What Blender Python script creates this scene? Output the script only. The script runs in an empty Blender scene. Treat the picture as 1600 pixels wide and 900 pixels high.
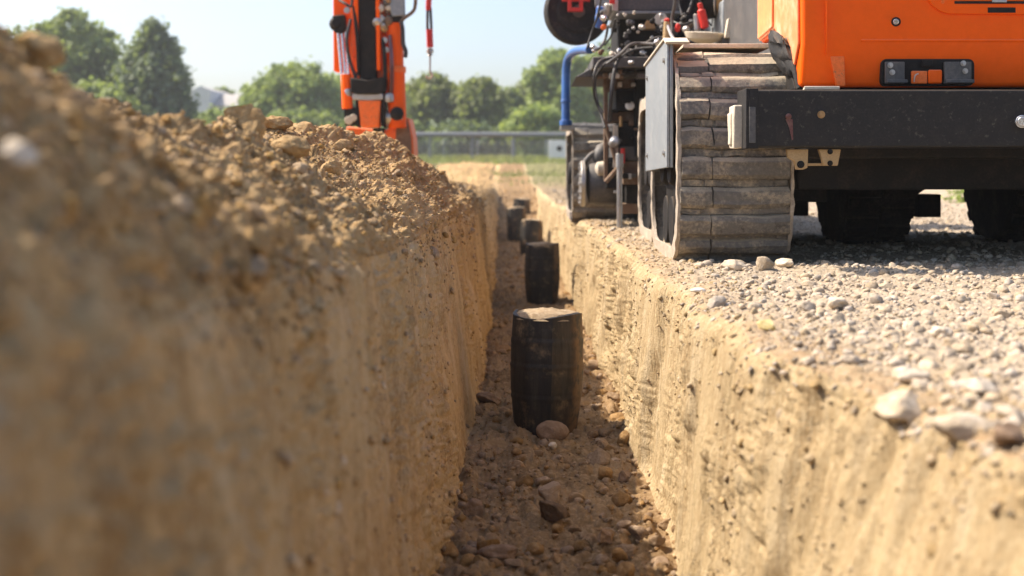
import bpy, bmesh, math, random
import numpy as np
from mathutils import Vector, Matrix, Quaternion

R = math.radians
random.seed(7)
RNG = np.random.default_rng(11)
scene = bpy.context.scene
COL = scene.collection

# ------------------------------------------------------------------ camera, sky, sun, exposure
F_PX = 1992.0                # focal length in pixels of a 1600 wide frame
VX, VY, CAM_Z = 828.0, 265.0, 0.45
cam_d = bpy.data.cameras.new('camera')
cam = bpy.data.objects.new('camera', cam_d)
COL.objects.link(cam)
cam.location = (0, 0, CAM_Z)
cam.rotation_euler = (R(90), 0, 0)
cam_d.sensor_width = 36.0
cam_d.lens = 36.0 * F_PX / 1600.0
cam_d.shift_x = (800 - VX) / 1600.0
cam_d.shift_y = (VY - 450) / 1600.0
cam_d.clip_start, cam_d.clip_end = 0.05, 2000
cam_d.dof.use_dof = True
cam_d.dof.focus_distance = 5.5
cam_d.dof.aperture_fstop = 2.1
cam_d.dof.aperture_blades = 9
scene.camera = cam

SUN_EL, SUN_AZ = R(48.5), R(18)          # azimuth measured from -X towards +Y
SUN_DIR = Vector((-math.cos(SUN_EL) * math.cos(SUN_AZ), math.cos(SUN_EL) * math.sin(SUN_AZ), math.sin(SUN_EL)))
world = bpy.data.worlds.new("World")
scene.world = world
world.use_nodes = True
wn = world.node_tree
sky = wn.nodes.new('ShaderNodeTexSky')
sky.sky_type = 'NISHITA'
sky.sun_disc = False
sky.sun_elevation = SUN_EL
sky.sun_rotation = math.atan2(SUN_DIR.x, SUN_DIR.y)
sky.altitude = 100
sky.air_density, sky.dust_density, sky.ozone_density = 1.0, 3.2, 4.2
wn.links.new(sky.outputs[0], wn.nodes['Background'].inputs[0])
wn.nodes['Background'].inputs[1].default_value = 0.108
sun_d = bpy.data.lights.new('sun', 'SUN')
sun_d.energy = 3.4
sun_d.angle = R(0.55)
sun_d.color = (1.0, 0.93, 0.82)
sun = bpy.data.objects.new('sun', sun_d)
COL.objects.link(sun)
sun.rotation_euler = SUN_DIR.to_track_quat('Z', 'Y').to_euler()

scene.view_settings.view_transform = 'Standard'
scene.view_settings.look = 'None'
scene.view_settings.exposure = 1.3
scene.view_settings.use_white_balance = True      # the photograph is balanced warm
scene.view_settings.white_balance_temperature = 7000
scene.view_settings.white_balance_tint = 13
scene.view_settings.gamma = 1.0
scene.cycles.use_denoising = True
scene.cycles.max_bounces = 9
scene.cycles.diffuse_bounces = 6


def at(px, py, d):
    """a point of the place at distance d that the photograph shows at (px, py)"""
    return Vector(((px - VX) / F_PX * d, d, CAM_Z + (VY - py) / F_PX * d))


# ------------------------------------------------------------------ tagging
def tag(o, label=None, cat=None, group=None, kind=None):
    if label: o['label'] = label
    if cat: o['category'] = cat
    if group: o['group'] = group
    if kind: o['kind'] = kind
    return o


def thing(name, label, cat, loc=(0, 0, 0), group=None):
    o = bpy.data.objects.new(name, None)
    COL.objects.link(o)
    o.location = loc
    o.empty_display_size = 0.2
    return tag(o, label, cat, group)


# ------------------------------------------------------------------ noise (numpy)
def _hash(ix, iy, iz, seed):
    h = (ix.astype(np.int64) * 374761393 + iy.astype(np.int64) * 668265263 + iz.astype(np.int64) * 2147483647 + seed * 974634777)
    h &= 0xffffffff
    h = ((h ^ (h >> 13)) * 1274126177) & 0xffffffff
    h = ((h ^ (h >> 16)) * 2246822519) & 0xffffffff
    h ^= h >> 15
    return (h & 0xffffff).astype(np.float32) / float(0xffffff)


def vnoise(x, y, z, seed=0):
    x, y, z = np.broadcast_arrays(x, y, z)
    fx, fy, fz = np.floor(x), np.floor(y), np.floor(z)
    ix, iy, iz = fx.astype(np.int64), fy.astype(np.int64), fz.astype(np.int64)
    tx, ty, tz = x - fx, y - fy, z - fz
    tx = tx * tx * tx * (tx * (tx * 6 - 15) + 10)
    ty = ty * ty * ty * (ty * (ty * 6 - 15) + 10)
    tz = tz * tz * tz * (tz * (tz * 6 - 15) + 10)
    r = 0
    for dx in (0, 1):
        wx = tx if dx else 1 - tx
        for dy in (0, 1):
            wy = ty if dy else 1 - ty
            for dz in (0, 1):
                wz = tz if dz else 1 - tz
                r = r + _hash(ix + dx, iy + dy, iz + dz, seed) * (wx * wy * wz)
    return r * 2 - 1


def fbm(x, y, z, octv=4, seed=0, gain=0.5, lac=2.03):
    a, s, r, n = 1.0, 1.0, 0, 0
    for k in range(octv):
        r = r + a * vnoise(x * s + 13.7 * k, y * s - 7.1 * k, z * s + 3.3 * k, seed + k)
        n += a
        a *= gain
        s *= lac
    return r / n


def domes(u, v, seed=0, rmin=0.25, rmax=0.6):
    """rounded lumps on a jittered grid, 0..1 high, cells of size one"""
    fu, fv = np.floor(u), np.floor(v)
    best = np.zeros_like(u)
    zero = np.zeros_like(fu).astype(np.int64)
    for du in (-1, 0, 1):
        for dv in (-1, 0, 1):
            cu, cv = (fu + du).astype(np.int64), (fv + dv).astype(np.int64)
            pu = cu + 0.15 + 0.7 * _hash(cu, cv, zero, seed)
            pv = cv + 0.15 + 0.7 * _hash(cu, cv, zero, seed + 1)
            rr = rmin + (rmax - rmin) * _hash(cu, cv, zero, seed + 2) ** 2
            q = 1 - ((u - pu) ** 2 + (v - pv) ** 2) / (rr * rr)
            best = np.maximum(best, np.sqrt(np.clip(q, 0, None)) * rr / rmax)
    return best


# ------------------------------------------------------------------ materials
def _new(name):
    m = bpy.data.materials.new(name)
    m.use_nodes = True
    nt = m.node_tree
    return m, nt, nt.nodes['Principled BSDF'], nt.nodes, nt.links


def _math(nt, op, a, b=None, c=None, clamp=False):
    n = nt.nodes.new('ShaderNodeMath')
    n.operation = op
    n.use_clamp = clamp
    for i, v in enumerate((a, b, c)):
        if v is None: continue
        if isinstance(v, (int, float)): n.inputs[i].default_value = v
        else: nt.links.new(v, n.inputs[i])
    return n.outputs[0]


def _mix(nt, fac, a, b, mode='MIX'):
    n = nt.nodes.new('ShaderNodeMix')
    n.data_type = 'RGBA'
    n.blend_type = mode
    for i, v in ((0, fac), (6, a), (7, b)):
        if isinstance(v, (int, float)): n.inputs[i].default_value = v
        elif isinstance(v, tuple): n.inputs[i].default_value = (*v, 1)
        else: nt.links.new(v, n.inputs[i])
    return n.outputs[2]


def _noise(nt, vec, scale, detail=4, rough=0.55, dist=0.0):
    n = nt.nodes.new('ShaderNodeTexNoise')
    n.inputs['Scale'].default_value = scale
    n.inputs['Detail'].default_value = detail
    n.inputs['Roughness'].default_value = rough
    n.inputs['Distortion'].default_value = dist
    if vec is not None: nt.links.new(vec, n.inputs['Vector'])
    return n.outputs['Fac']


def _range(nt, v, a, b, c=0.0, d=1.0, smooth=True):
    n = nt.nodes.new('ShaderNodeMapRange')
    n.interpolation_type = 'SMOOTHSTEP' if smooth else 'LINEAR'
    nt.links.new(v, n.inputs[0])
    for i, q in enumerate((a, b, c, d)): n.inputs[i + 1].default_value = q
    return n.outputs[0]


def _bump(nt, height, strength, dist, bsdf=None, prev=None):
    n = nt.nodes.new('ShaderNodeBump')
    n.inputs['Strength'].default_value = strength
    n.inputs['Distance'].default_value = dist
    nt.links.new(height, n.inputs['Height'])
    if prev: nt.links.new(prev, n.inputs['Normal'])
    if bsdf: nt.links.new(n.outputs[0], bsdf.inputs['Normal'])
    return n.outputs[0]


def _pos(nt, scale=None):
    g = nt.nodes.new('ShaderNodeNewGeometry')
    if scale is None: return g.outputs['Position'], g
    m = nt.nodes.new('ShaderNodeMapping')
    m.inputs['Scale'].default_value = scale
    nt.links.new(g.outputs['Position'], m.inputs[0])
    return m.outputs[0], g


def soil(name, dark, mid, light, stretch=(1, 1, 1), grain=1.0, island=0.0, far=False, gravel=None, streak=None, relief=0.0):
    """earth: patches of three tones, fine grain bump; stones may differ one from another"""
    m, nt, b, N, L = _new(name)
    p, g = _pos(nt)
    ps, _ = _pos(nt, stretch)
    big = _noise(nt, ps, 2.3, 5, 0.6)
    fine = _noise(nt, ps, 38, 5, 0.65)
    c = _mix(nt, _range(nt, big, 0.32, 0.66), dark, mid)
    c = _mix(nt, _range(nt, fine, 0.42, 0.72), c, light)
    if streak:
        pk, _ = _pos(nt, (14, 14, 1.1))
        sn = _noise(nt, pk, 1.0, 4, 0.6)
        c = _mix(nt, _math(nt, 'MULTIPLY', _range(nt, sn, 0.5, 0.72), 0.6), c, streak)
    if gravel:
        sep = N.new('ShaderNodeSeparateXYZ')
        L.new(p, sep.inputs[0])
        wob = _noise(nt, p, 3.5, 4, 0.6)
        xx = _math(nt, 'ADD', sep.outputs[0], _math(nt, 'MULTIPLY', _math(nt, 'SUBTRACT', wob, 0.5), 0.55))
        yy = _math(nt, 'DIVIDE', _math(nt, 'MAXIMUM', _math(nt, 'SUBTRACT', 3.4, sep.outputs[1]), 0), 3.6)
        fx = _range(nt, _math(nt, 'SUBTRACT', xx, yy), 0.5, 0.85)
        gg = _mix(nt, _range(nt, _noise(nt, p, 55, 4, 0.7), 0.35, 0.7), gravel[0], gravel[1])
        c = _mix(nt, fx, c, gg)
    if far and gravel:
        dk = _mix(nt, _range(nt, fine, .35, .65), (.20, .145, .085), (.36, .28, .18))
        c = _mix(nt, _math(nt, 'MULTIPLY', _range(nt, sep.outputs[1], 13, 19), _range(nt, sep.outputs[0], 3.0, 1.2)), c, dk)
    if far:
        if not gravel:
            sep = N.new('ShaderNodeSeparateXYZ')
            L.new(p, sep.inputs[0])
        gn = _noise(nt, p, 0.35, 5, 0.65)
        green = _mix(nt, _noise(nt, p, 1.7, 4), (0.13, 0.15, 0.055), (0.23, 0.22, 0.10))
        yw = _math(nt, 'ADD', sep.outputs[1], _math(nt, 'MULTIPLY', _math(nt, 'SUBTRACT', gn, 0.5), 26))
        c = _mix(nt, _math(nt, 'MULTIPLY', _range(nt, yw, 27, 34), 0.8), c, green)
        c = _mix(nt, _range(nt, sep.outputs[1], 43, 50), c, green)
    if island:
        hs = N.new('ShaderNodeHueSaturation')
        L.new(c, hs.inputs['Color'])
        L.new(_range(nt, g.outputs['Random Per Island'], 0, 1, 1 - island, 1 + island, False), hs.inputs['Value'])
        rnd2 = _math(nt, 'FRACT', _math(nt, 'MULTIPLY', g.outputs['Random Per Island'], 17.3))
        L.new(_range(nt, rnd2, 0, 1, 0.75, 1.15, False), hs.inputs['Saturation'])
        c = hs.outputs[0]
    L.new(c, b.inputs['Base Color'])
    b.inputs['Roughness'].default_value = 0.95
    b.inputs['Specular IOR Level'].default_value = 0.12
    n0 = None
    if relief:
        pr, _ = _pos(nt, (55, 55, 4.5))
        n0 = _bump(nt, _math(nt, 'ADD', _noise(nt, pr, 1.0, 4, 0.6), _math(nt, 'MULTIPLY', _noise(nt, p, 60, 4, 0.7), .7)), relief, 0.03)
    n1 = _bump(nt, _noise(nt, ps, 28, 6, 0.7), 0.7 * grain, 0.02, None, n0)
    _bump(nt, _noise(nt, p, 170, 3, 0.7), 0.55 * grain, 0.004, b, n1)
    return m


def paint(name, col, rough=0.45, metal=0.0, dust=0.25, dust_col=(0.42, 0.34, 0.24), dscale=6.0, top=0.4, bump=0.15, coat=0.0, spec=0.5, wear=None, var=1.0):
    """painted or bare metal with settled dust, blotches and fine dents"""
    m, nt, b, N, L = _new(name)
    tc = N.new('ShaderNodeTexCoord')
    p, g = _pos(nt)
    n1 = _noise(nt, p, dscale, 6, 0.65, 0.4)
    n2 = _noise(nt, p, dscale * 7, 4, 0.7)
    nn = N.new('ShaderNodeSeparateXYZ')
    L.new(g.outputs['Normal'], nn.inputs[0])
    up = _range(nt, nn.outputs[2], 0.35, 0.95, 0, top)
    f = _range(nt, _math(nt, 'ADD', _math(nt, 'MULTIPLY', n1, 0.65), _math(nt, 'MULTIPLY', n2, 0.35)), 0.45, 0.72, 0, dust * 1.6)
    f = _math(nt, 'ADD', f, up, clamp=True)
    base = _mix(nt, _range(nt, n2, 0.3, 0.7), tuple(c * (1 - .14 * var) for c in col), tuple(min(1, c * (1 + .1 * var)) for c in col))
    if wear:
        base = _mix(nt, _range(nt, _noise(nt, p, dscale * 2.3, 7, 0.75), 0.56, 0.66), base, wear)
    c = _mix(nt, f, base, dust_col)
    L.new(c, b.inputs['Base Color'])
    b.inputs['Metallic'].default_value = metal
    L.new(_range(nt, _math(nt, 'ADD', f, _math(nt, 'MULTIPLY', n2, 0.25)), 0, 1, rough, 0.92, False), b.inputs['Roughness'])
    b.inputs['Coat Weight'].default_value = coat
    b.inputs['Specular IOR Level'].default_value = spec
    if bump:
        _bump(nt, _math(nt, 'ADD', n2, _math(nt, 'MULTIPLY', n1, 1.5)), bump, 0.01, b)
    return m

# ------------------------------------------------------------------ earth: one sheet of rows (away from the camera) and columns (across)
def ip(y, tab):
    k = sorted(tab)
    return np.interp(y, k, [tab[i] for i in k])


def terr_z(y):
    return ip(y, {-5: 0, 20: 0, 25: .05, 35: .16, 40: .32, 50: .6, 55: .75, 65: 1.0, 80: 1.1, 400: 1.8}) \
        + 0.26 * np.exp(-((y - 41.5) / 1.3) ** 2) + 0.12 * np.exp(-((y - 33) / 1.0) ** 2)


def centre(y):
    s = np.clip(y - 7, 0, None)
    return 0.095 - 0.021 * (np.sqrt(s * s + 4) - 2)


CREST = {-2: .6, .3: .66, 1.2: .655, 1.6: .675, 2: .69, 2.5: .655, 3.2: .60, 4: .56, 5: .56, 6: .60, 7: .62, 8: .60, 9: .57, 10: .53, 11: .46, 12: .39, 14: .33, 16: .29, 20: .17, 25: .08, 30: .03, 60: 0}
LIP = {-2: .34, .5: .32, 1.5: .295, 2.4: .26, 5: .205, 10: .15, 16: .08, 30: 0}
EROD = {-2: .50, 1.0: .46, 1.6: .40, 2.1: .30, 2.6: .18, 3.2: .11, 4.5: .075, 8: .05, 30: .03}

ys = np.concatenate([np.linspace(-2.0, 0.45, 26)[:-1], np.geomspace(0.45, 46, 1080), np.geomspace(46, 420, 60)[1:]])
NR = len(ys)
XC = centre(ys)
DEEP = 0.80 * (1 - np.clip((ys - 21) / 5, 0, 1)) + 1e-4
wob = lambda a, f, s: a * vnoise(ys * f, ys * 0 + s, ys * 0, s)
xLf = XC - 0.395 + wob(.02, 1.3, 3)
xRf = XC + 0.385 + wob(.02, 1.1, 4)
xLl = XC - 0.50 + wob(.035, 1.7, 5) - 0.02
xRl = xRf + ip(ys, EROD) + wob(.03, 1.9, 6)
zLip = ip(ys, LIP) + wob(.03, 1.6, 7)
xCr = XC - ip(ys, {-2: .98, 2.2: .98, 3.5: 1.08, 6: 1.12}) + wob(.14, .8, 8) + wob(.08, 2.3, 18)
zCr = ip(ys, CREST) * (1 + wob(.05, .9, 9) + wob(.05, 2.4, 10))
xFt = xCr - 1.1
EX = np.full(NR, 0.0)
secs, names = [], []


def ramp(n, endpoint=False):
    return np.linspace(0, 1, n, endpoint=endpoint)


def seg(name, n, x0, z0, x1, z1, bulge=0.0, t=None, end=False):
    t = ramp(n, end) if t is None else t
    X = x0[:, None] + (x1 - x0)[:, None] * t
    Z = z0[:, None] + (z1 - z0)[:, None] * t + bulge * np.sin(np.pi * t)
    secs.append((X, Z))
    names.extend([name] * len(t))


Z0 = np.zeros(NR)
tl = 1 - (np.geomspace(1, 140, 36) - 1) / 139
seg('field', 0, np.full(NR, -330.0), Z0, xFt, Z0, t=tl[:0:-1] * 0 + (1 - (np.geomspace(140, 1, 36) - 1) / 139)[:-1])
seg('heap', 40, xFt, Z0, xCr, zCr, .03)
seg('heap', 230, xCr, zCr, xLl, zLip, .035)
seg('wall_left', 150, xLl, zLip, xLf, -DEEP)
seg('floor', 140, xLf, -DEEP, xRf, -DEEP, -0.015)
seg('wall_right', 150, xRf, -DEEP, xRl, Z0)
seg('ground', 240, xRl, Z0, np.full(NR, 2.6), Z0)
seg('ground', 70, np.full(NR, 2.6), Z0, np.full(NR, 6.5), Z0)
seg('ground', 0, np.full(NR, 6.5), Z0, np.full(NR, 330.0), Z0, t=(np.geomspace(1, 140, 36) - 1) / 139)
PX = np.concatenate([s[0] for s in secs], 1)
PZ = np.concatenate([s[1] for s in secs], 1)
names = np.array(names)
NC = PX.shape[1]
# soften the corners of the section, then lift it onto the lie of the land
ker = np.exp(-(np.arange(-9, 10) / 4.0) ** 2)
ker /= ker.sum()
i0, i1 = 36, NC - 40
pad = 9
for A in (PX, PZ):
    S = np.zeros((NR, i1 - i0))
    for k, w in enumerate(ker): S += w * A[:, i0 + k - pad:i1 + k - pad]
    A[:, i0:i1] = S
PY = np.repeat(ys[:, None], NC, 1)

ker2 = np.exp(-(np.arange(-40, 41) / 17.0) ** 2)
ker2 /= ker2.sum()
iw = int(np.argmax(names == 'wall_left'))
blend = np.exp(-((np.arange(NC) - iw + 8) / 26.0) ** 4)[None, :]
for A in (PX, PZ):
    S = A.copy()
    a0, a1 = iw - 90, iw + 90
    S[:, a0:a1] = sum(w * A[:, a0 + k - 40:a1 + k - 40] for k, w in enumerate(ker2))
    A += (S - A) * blend

ker3 = np.exp(-(np.arange(-26, 27) / 10.0) ** 2)
ker3 /= ker3.sum()
ir = int(np.argmax(names == 'ground'))
blend = np.exp(-((np.arange(NC) - ir) / 34.0) ** 4)[None, :]
for A in (PX, PZ):
    S = A.copy()
    a0, a1 = ir - 80, ir + 80
    S[:, a0:a1] = sum(w * A[:, a0 + k - 26:a1 + k - 26] for k, w in enumerate(ker3))
    A += (S - A) * blend

# masks (soft) for the kinds of surface
def mask(*ns):
    m = np.isin(names, ns).astype(float)
    q = np.convolve(m, np.ones(15) / 15, 'same')
    return q[None, :]


mH, mWL, mF, mWR, mG = mask('heap'), mask('wall_left'), mask('floor'), mask('wall_right'), mask('ground', 'field')
PX, PY, PZ = (a.astype(np.float32) for a in (PX, PY, PZ))
near = (np.clip((60 - PY) / 20, 0, 1))
# along-section coordinate for lump placement
dS = np.hypot(np.diff(PX, axis=1, prepend=PX[:, :1]), np.diff(PZ, axis=1, prepend=PZ[:, :1]))
S_ = np.cumsum(dS, 1)
S_ -= S_[:, names.tolist().index('floor')][:, None]
PZ = PZ + terr_z(ys)[:, None]
tx, tz = np.gradient(PX, axis=1), np.gradient(PZ, axis=1)
ln = np.hypot(tx, tz) + 1e-9
NX, NZ = -tz / ln, tx / ln

lump1 = domes(S_ / .16 + .25 * fbm(PX * 5, PY * 5, PZ * 5, 2, 61), PY / .16, 21)
lump2 = domes(S_ / .062 + .3 * fbm(PX * 11, PY * 11, PZ * 11, 2, 62), PY / .062, 31)
lumpW = domes(S_ / .13 + .3 * fbm(PX * 7, PY * 7, PZ * 7, 2, 65), PY / .07, 36)
lump3 = domes(S_ / .027, PY / .027, 41)
rough = fbm(PX * 7, PY * 7, PZ * 7, 5, 51, .55)
broad = fbm(PX * 1.6, PY * 1.6, PZ * 1.6, 3, 55)
# heap: clods
hD = .055 * broad + .065 * rough + .045 * lump1 * np.clip(vnoise(PX * 2.5, PY * 2.5, PZ * 2.5, 63) * 3 + .3, 0, 1) + .016 * lump2 + .008 * lump3 + .024 * fbm(PX * 20, PY * 20, PZ * 20, 5, 66, .65)
# walls: vertical bucket-teeth marks, plates that broke off, crumbled zones
def wall(seed, plates=1.0):
    st = fbm(PY * 9, PZ * .9, PX * 0, 4, seed, .6)
    st2 = fbm(PY * 34, PZ * 2.2, PX * 0, 2, seed + 9, .6)
    crumble = np.clip(fbm(PY * 2.6, PZ * 1.7, PX * 0, 4, seed + 20) * 3.2 + .25, 0, 1)
    edge = np.clip(fbm(PY * 5, PZ * 1.5, PX * 0, 4, seed + 31) * 9, -1, 1)
    fine = fbm(PX * 30, PY * 30, PZ * 30, 3, seed + 40, .6)
    return .024 * st + .009 * st2 + .012 * edge * plates + crumble * (.016 * lumpW + .010 * lump3 + .012 * rough + .008 * fine) + .02 * broad


wLD, wRD = 1.4 * wall(71, .9) + .006 * lump3, 1.3 * wall(91)
# a crumbling shoulder where heap and wall meet
fD = .03 * broad + .025 * rough + .05 * lump1 * np.clip(vnoise(PX * 3, PY * 3, PZ * 0, 64) * 3, 0, 1) + .022 * lump2 + .018 * fbm(PX * 26, PY * 26, PZ * 26, 4, 67, .6) + .009 * lump3
farrough = np.clip((PY - 12) / 10, 0, 1)
gD = .02 * broad + (.013 + .085 * farrough) * rough + .010 * lump2 * (1 + farrough) + .008 * lump3 + .006 * fbm(PX * 45, PY * 45, PX * 0, 3, 68, .6)
hD = hD * np.clip(.5 + (PY - 1.5) / 5, .5, 1)
D = (mH * hD + mWL * wLD + mF * fD + mWR * wRD + mG * gD) * near
# fall-in at the foot of the walls
yard = 1 - np.exp(-((np.abs(PX) / 14) ** 4))
far_amp = np.clip(np.abs(PX) / 40, 0, 1) * np.clip(1 - np.abs(PX) / 200, 0, 1)
PX2 = PX + NX * D
PZ2 = PZ + NZ * D + 0 * far_amp
PY2 = PY + 0.006 * fbm(PX * 9 + 3, PY * 9, PZ * 9, 2, 77)
del lump1, lump2, lump3, rough

def sheet(name, cols, mat):
    c0, c1 = cols
    nc = c1 - c0
    V = np.stack([PX2[:, c0:c1], PY2[:, c0:c1], PZ2[:, c0:c1]], -1).reshape(-1, 3)
    i = (np.arange(NR - 1)[:, None] * nc + np.arange(nc - 1)[None, :])
    Fq = np.stack([i, i + 1, i + nc + 1, i + nc], -1).reshape(-1, 4)
    o = mesh_np(name, V, Fq, mat, True)
    return o


def mesh_np(name, V, Fq, mat, smooth=True):
    me = bpy.data.meshes.new(name)
    k = Fq.shape[1]
    me.vertices.add(len(V))
    me.vertices.foreach_set('co', V.astype(np.float32).ravel())
    me.loops.add(Fq.size)
    me.loops.foreach_set('vertex_index', Fq.astype(np.int32).ravel())
    me.polygons.add(len(Fq))
    me.polygons.foreach_set('loop_start', (np.arange(len(Fq)) * k).astype(np.int32))
    me.polygons.foreach_set('use_smooth', np.full(len(Fq), smooth))
    me.update(calc_edges=True)
    me.materials.append(mat)
    o = bpy.data.objects.new(name, me)
    COL.objects.link(o)
    return o


M_HEAP = soil('heap_soil', (.32, .195, .085), (.45, .295, .14), (.55, .39, .205), grain=1.4)
M_WALLL = soil('cut_soil', (.43, .27, .125), (.63, .425, .21), (.69, .505, .29), (5, 5, .8), 1.0, streak=(.70, .55, .36), relief=.5)
M_WALLR = soil('cut_soil_pale', (.37, .26, .135), (.50, .375, .21), (.58, .46, .285), (4, 4, .8), .9, streak=(.60, .49, .32), relief=.45)
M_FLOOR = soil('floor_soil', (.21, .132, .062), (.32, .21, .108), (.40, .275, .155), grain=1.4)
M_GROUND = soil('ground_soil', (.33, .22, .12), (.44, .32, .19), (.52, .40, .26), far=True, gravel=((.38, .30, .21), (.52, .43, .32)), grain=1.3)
first = {n: int(np.argmax(names == n)) for n in ('field', 'heap', 'wall_left', 'floor', 'wall_right', 'ground')}
tag(sheet('field', (0, first['heap'] + 1), M_GROUND), kind='structure')
tag(sheet('spoil_heap', (first['heap'], first['wall_left'] + 1), M_HEAP), 'long ridge of loose brown excavated soil beside the trench', 'spoil heap', kind='structure')
tag(sheet('trench_wall', (first['wall_left'], first['floor'] + 1), M_WALLL), 'shaded left trench wall below the spoil heap', 'trench wall', kind='structure')
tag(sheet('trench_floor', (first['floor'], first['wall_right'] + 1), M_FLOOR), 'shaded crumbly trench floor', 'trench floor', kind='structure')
tag(sheet('trench_wall', (first['wall_right'], first['ground'] + 1), M_WALLR), 'sunlit pale right trench wall below the gravel', 'trench wall', kind='structure')
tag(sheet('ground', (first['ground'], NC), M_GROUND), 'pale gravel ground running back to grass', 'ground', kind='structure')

# ------------------------------------------------------------------ loose stones and crumbs: uncountable, one object for each surface
def ico(sub):
    bm = bmesh.new()
    bmesh.ops.create_icosphere(bm, subdivisions=sub, radius=1)
    V = np.array([v.co[:] for v in bm.verts])
    F = np.array([[v.index for v in f.verts] for f in bm.faces])
    bm.free()
    return V, F


ICO = {k: ico(k) for k in (1, 2, 3, 4)}


def rock_shape(sub, seed, ang=0.35, flat=0.7, lump=0.25):
    V, F = ICO[sub]
    r = np.random.default_rng(seed)
    P = V.copy()
    # planar cuts make it angular, noise makes it uneven
    for k in range(7):
        n = r.normal(size=3); n /= np.linalg.norm(n)
        c = 1 - ang * r.uniform(.3, 1.1)
        d = P @ n
        P = P - np.outer(np.clip(d - c, 0, None), n)
    o = r.uniform(0, 50, 3)
    P = P * (1 + lump * fbm(P[:, 0] * 1.6 + o[0], P[:, 1] * 1.6 + o[1], P[:, 2] * 1.6 + o[2], 4 if sub > 2 else 2, seed))[:, None]
    P = P * np.array([r.uniform(.85, 1.2), r.uniform(.8, 1.1), flat * r.uniform(.8, 1.15)])
    return P, F


def scatter(name, mat, cols, ymax, count, smin, smax, power, label, cat, ang=.35, flat=.7, seed=1, sink=.12, weight=None, pxmin=1.3):
    c0, c1 = cols
    r = np.random.default_rng(seed)
    A = dS[:, c0:c1] * np.gradient(ys)[:, None]
    Wt = A / np.clip(PY[:, c0:c1], .6, None) ** 1.35
    Wt[(PY[:, c0:c1] > ymax) | (PY[:, c0:c1] < .35)] = 0
    if weight is not None: Wt = Wt * weight(PX[:, c0:c1], PY[:, c0:c1], PZ[:, c0:c1])
    cum = np.cumsum(Wt.ravel())
    k = np.searchsorted(cum, r.uniform(0, cum[-1], count))
    rr, cc = np.unravel_index(k, Wt.shape)
    cc = cc + c0
    P = np.stack([PX2[rr, cc], PY2[rr, cc], PZ2[rr, cc]], -1)
    P[:, 1] += r.uniform(-.5, .5, count) * np.gradient(ys)[rr]
    P[:, 0] += r.uniform(-.5, .5, count) * dS[rr, cc] * np.sign(NZ[rr, cc] + .3)
    Nn = np.stack([NX[rr, cc], np.zeros(count), NZ[rr, cc]], -1)
    u = r.uniform(0, 1, count)
    s = smin * (1 - u * (1 - (smin / smax) ** power)) ** (-1 / power)
    s = np.maximum(s, pxmin / 1275 * P[:, 1])
    s = np.minimum(s, smax)
    spx = s * 1275 / P[:, 1]
    Vs, Fs, off = [], [], 0
    protos = {lod: [rock_shape(lod, seed * 100 + q, ang, flat) for q in range(9)] for lod in (1, 2, 3)}
    for lod, lo, hi in ((1, -1, 2.2), (2, 2.2, 8), (3, 8, 1e9)):
        idx = np.where((spx > lo) & (spx <= hi))[0]
        which = r.integers(0, 9, len(idx))
        for q in range(9):
            ii = idx[which == q]
            if len(ii) == 0: continue
            B, F = protos[lod][q]
            n = len(ii)
            a = r.uniform(0, 2 * np.pi, n)
            e = r.normal(0, .35, (n, 2))
            ca, sa = np.cos(a), np.sin(a)
            Rz = np.zeros((n, 3, 3)); Rz[:, 0, 0] = ca; Rz[:, 0, 1] = -sa; Rz[:, 1, 0] = sa; Rz[:, 1, 1] = ca; Rz[:, 2, 2] = 1
            # lay the stone on the slope: z axis towards the normal, jittered
            zx = Nn[ii].copy(); zx[:, 1] += e[:, 0]; zx[:, 0] += e[:, 1]; zx[:, 2] += .35
            zx /= np.linalg.norm(zx, axis=1)[:, None]
            xx = np.cross(np.broadcast_to([0, 1, 0], zx.shape), zx)
            xx /= np.linalg.norm(xx, axis=1)[:, None] + 1e-9
            yx = np.cross(zx, xx)
            Q = np.stack([xx, yx, zx], -1)
            T = np.einsum('nij,njk->nik', Q, Rz)
            VV = np.einsum('nij,vj->nvi', T, B) * s[ii][:, None, None] + (P[ii] + Nn[ii] * (s[ii] * (flat * .6 - sink))[:, None])[:, None, :]
            FF = F[None] + (np.arange(n) * len(B))[:, None, None] + off
            Vs.append(VV.reshape(-1, 3)); Fs.append(FF.reshape(-1, 3))
            off += n * len(B)
    o = mesh_np(name, np.concatenate(Vs), np.concatenate(Fs), mat, True)
    return tag(o, label, cat, kind='stuff')


MS_HEAP = soil('heap_clods', (.31, .19, .083), (.44, .29, .138), (.54, .38, .20), island=.15, grain=1.4)
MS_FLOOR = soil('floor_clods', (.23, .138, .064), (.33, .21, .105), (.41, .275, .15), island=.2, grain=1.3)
MS_WALL = soil('wall_crumbs', (.36, .255, .14), (.48, .36, .205), (.56, .44, .27), island=.2)
MS_WL = soil('shaded_wall_crumbs', (.40, .25, .115), (.56, .37, .18), (.62, .44, .25), island=.2)
MS_GRAV = soil('gravel_stones', (.36, .285, .20), (.465, .375, .27), (.54, .45, .34), island=.18, grain=.7)
fi = first
hc = fi['heap'] + 36
scatter('heap_crumbs', MS_HEAP, (hc, fi['wall_left'] + 45), 22, 34000, .0032, .030, 2.8, 'loose crumbs and clods of brown soil covering the spoil heap', 'soil crumbs', .5, .85, 3, sink=.38,
        weight=lambda x, y, z: np.clip(y / 4, .25, 1) * np.clip((z - np.repeat(zLip[:, None], x.shape[1], 1)) / .16 + .75 + .7 * vnoise(y * 4, z * 3, x * 0, 9), 0, 1))
scatter('floor_crumbs', MS_FLOOR, (fi['floor'] - 6, fi['wall_right'] + 6), 26, 14000, .005, .06, 1.5, 'brown crumbs and small stones strewn over the trench floor', 'soil crumbs', .5, .85, 4, sink=.42)
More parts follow.
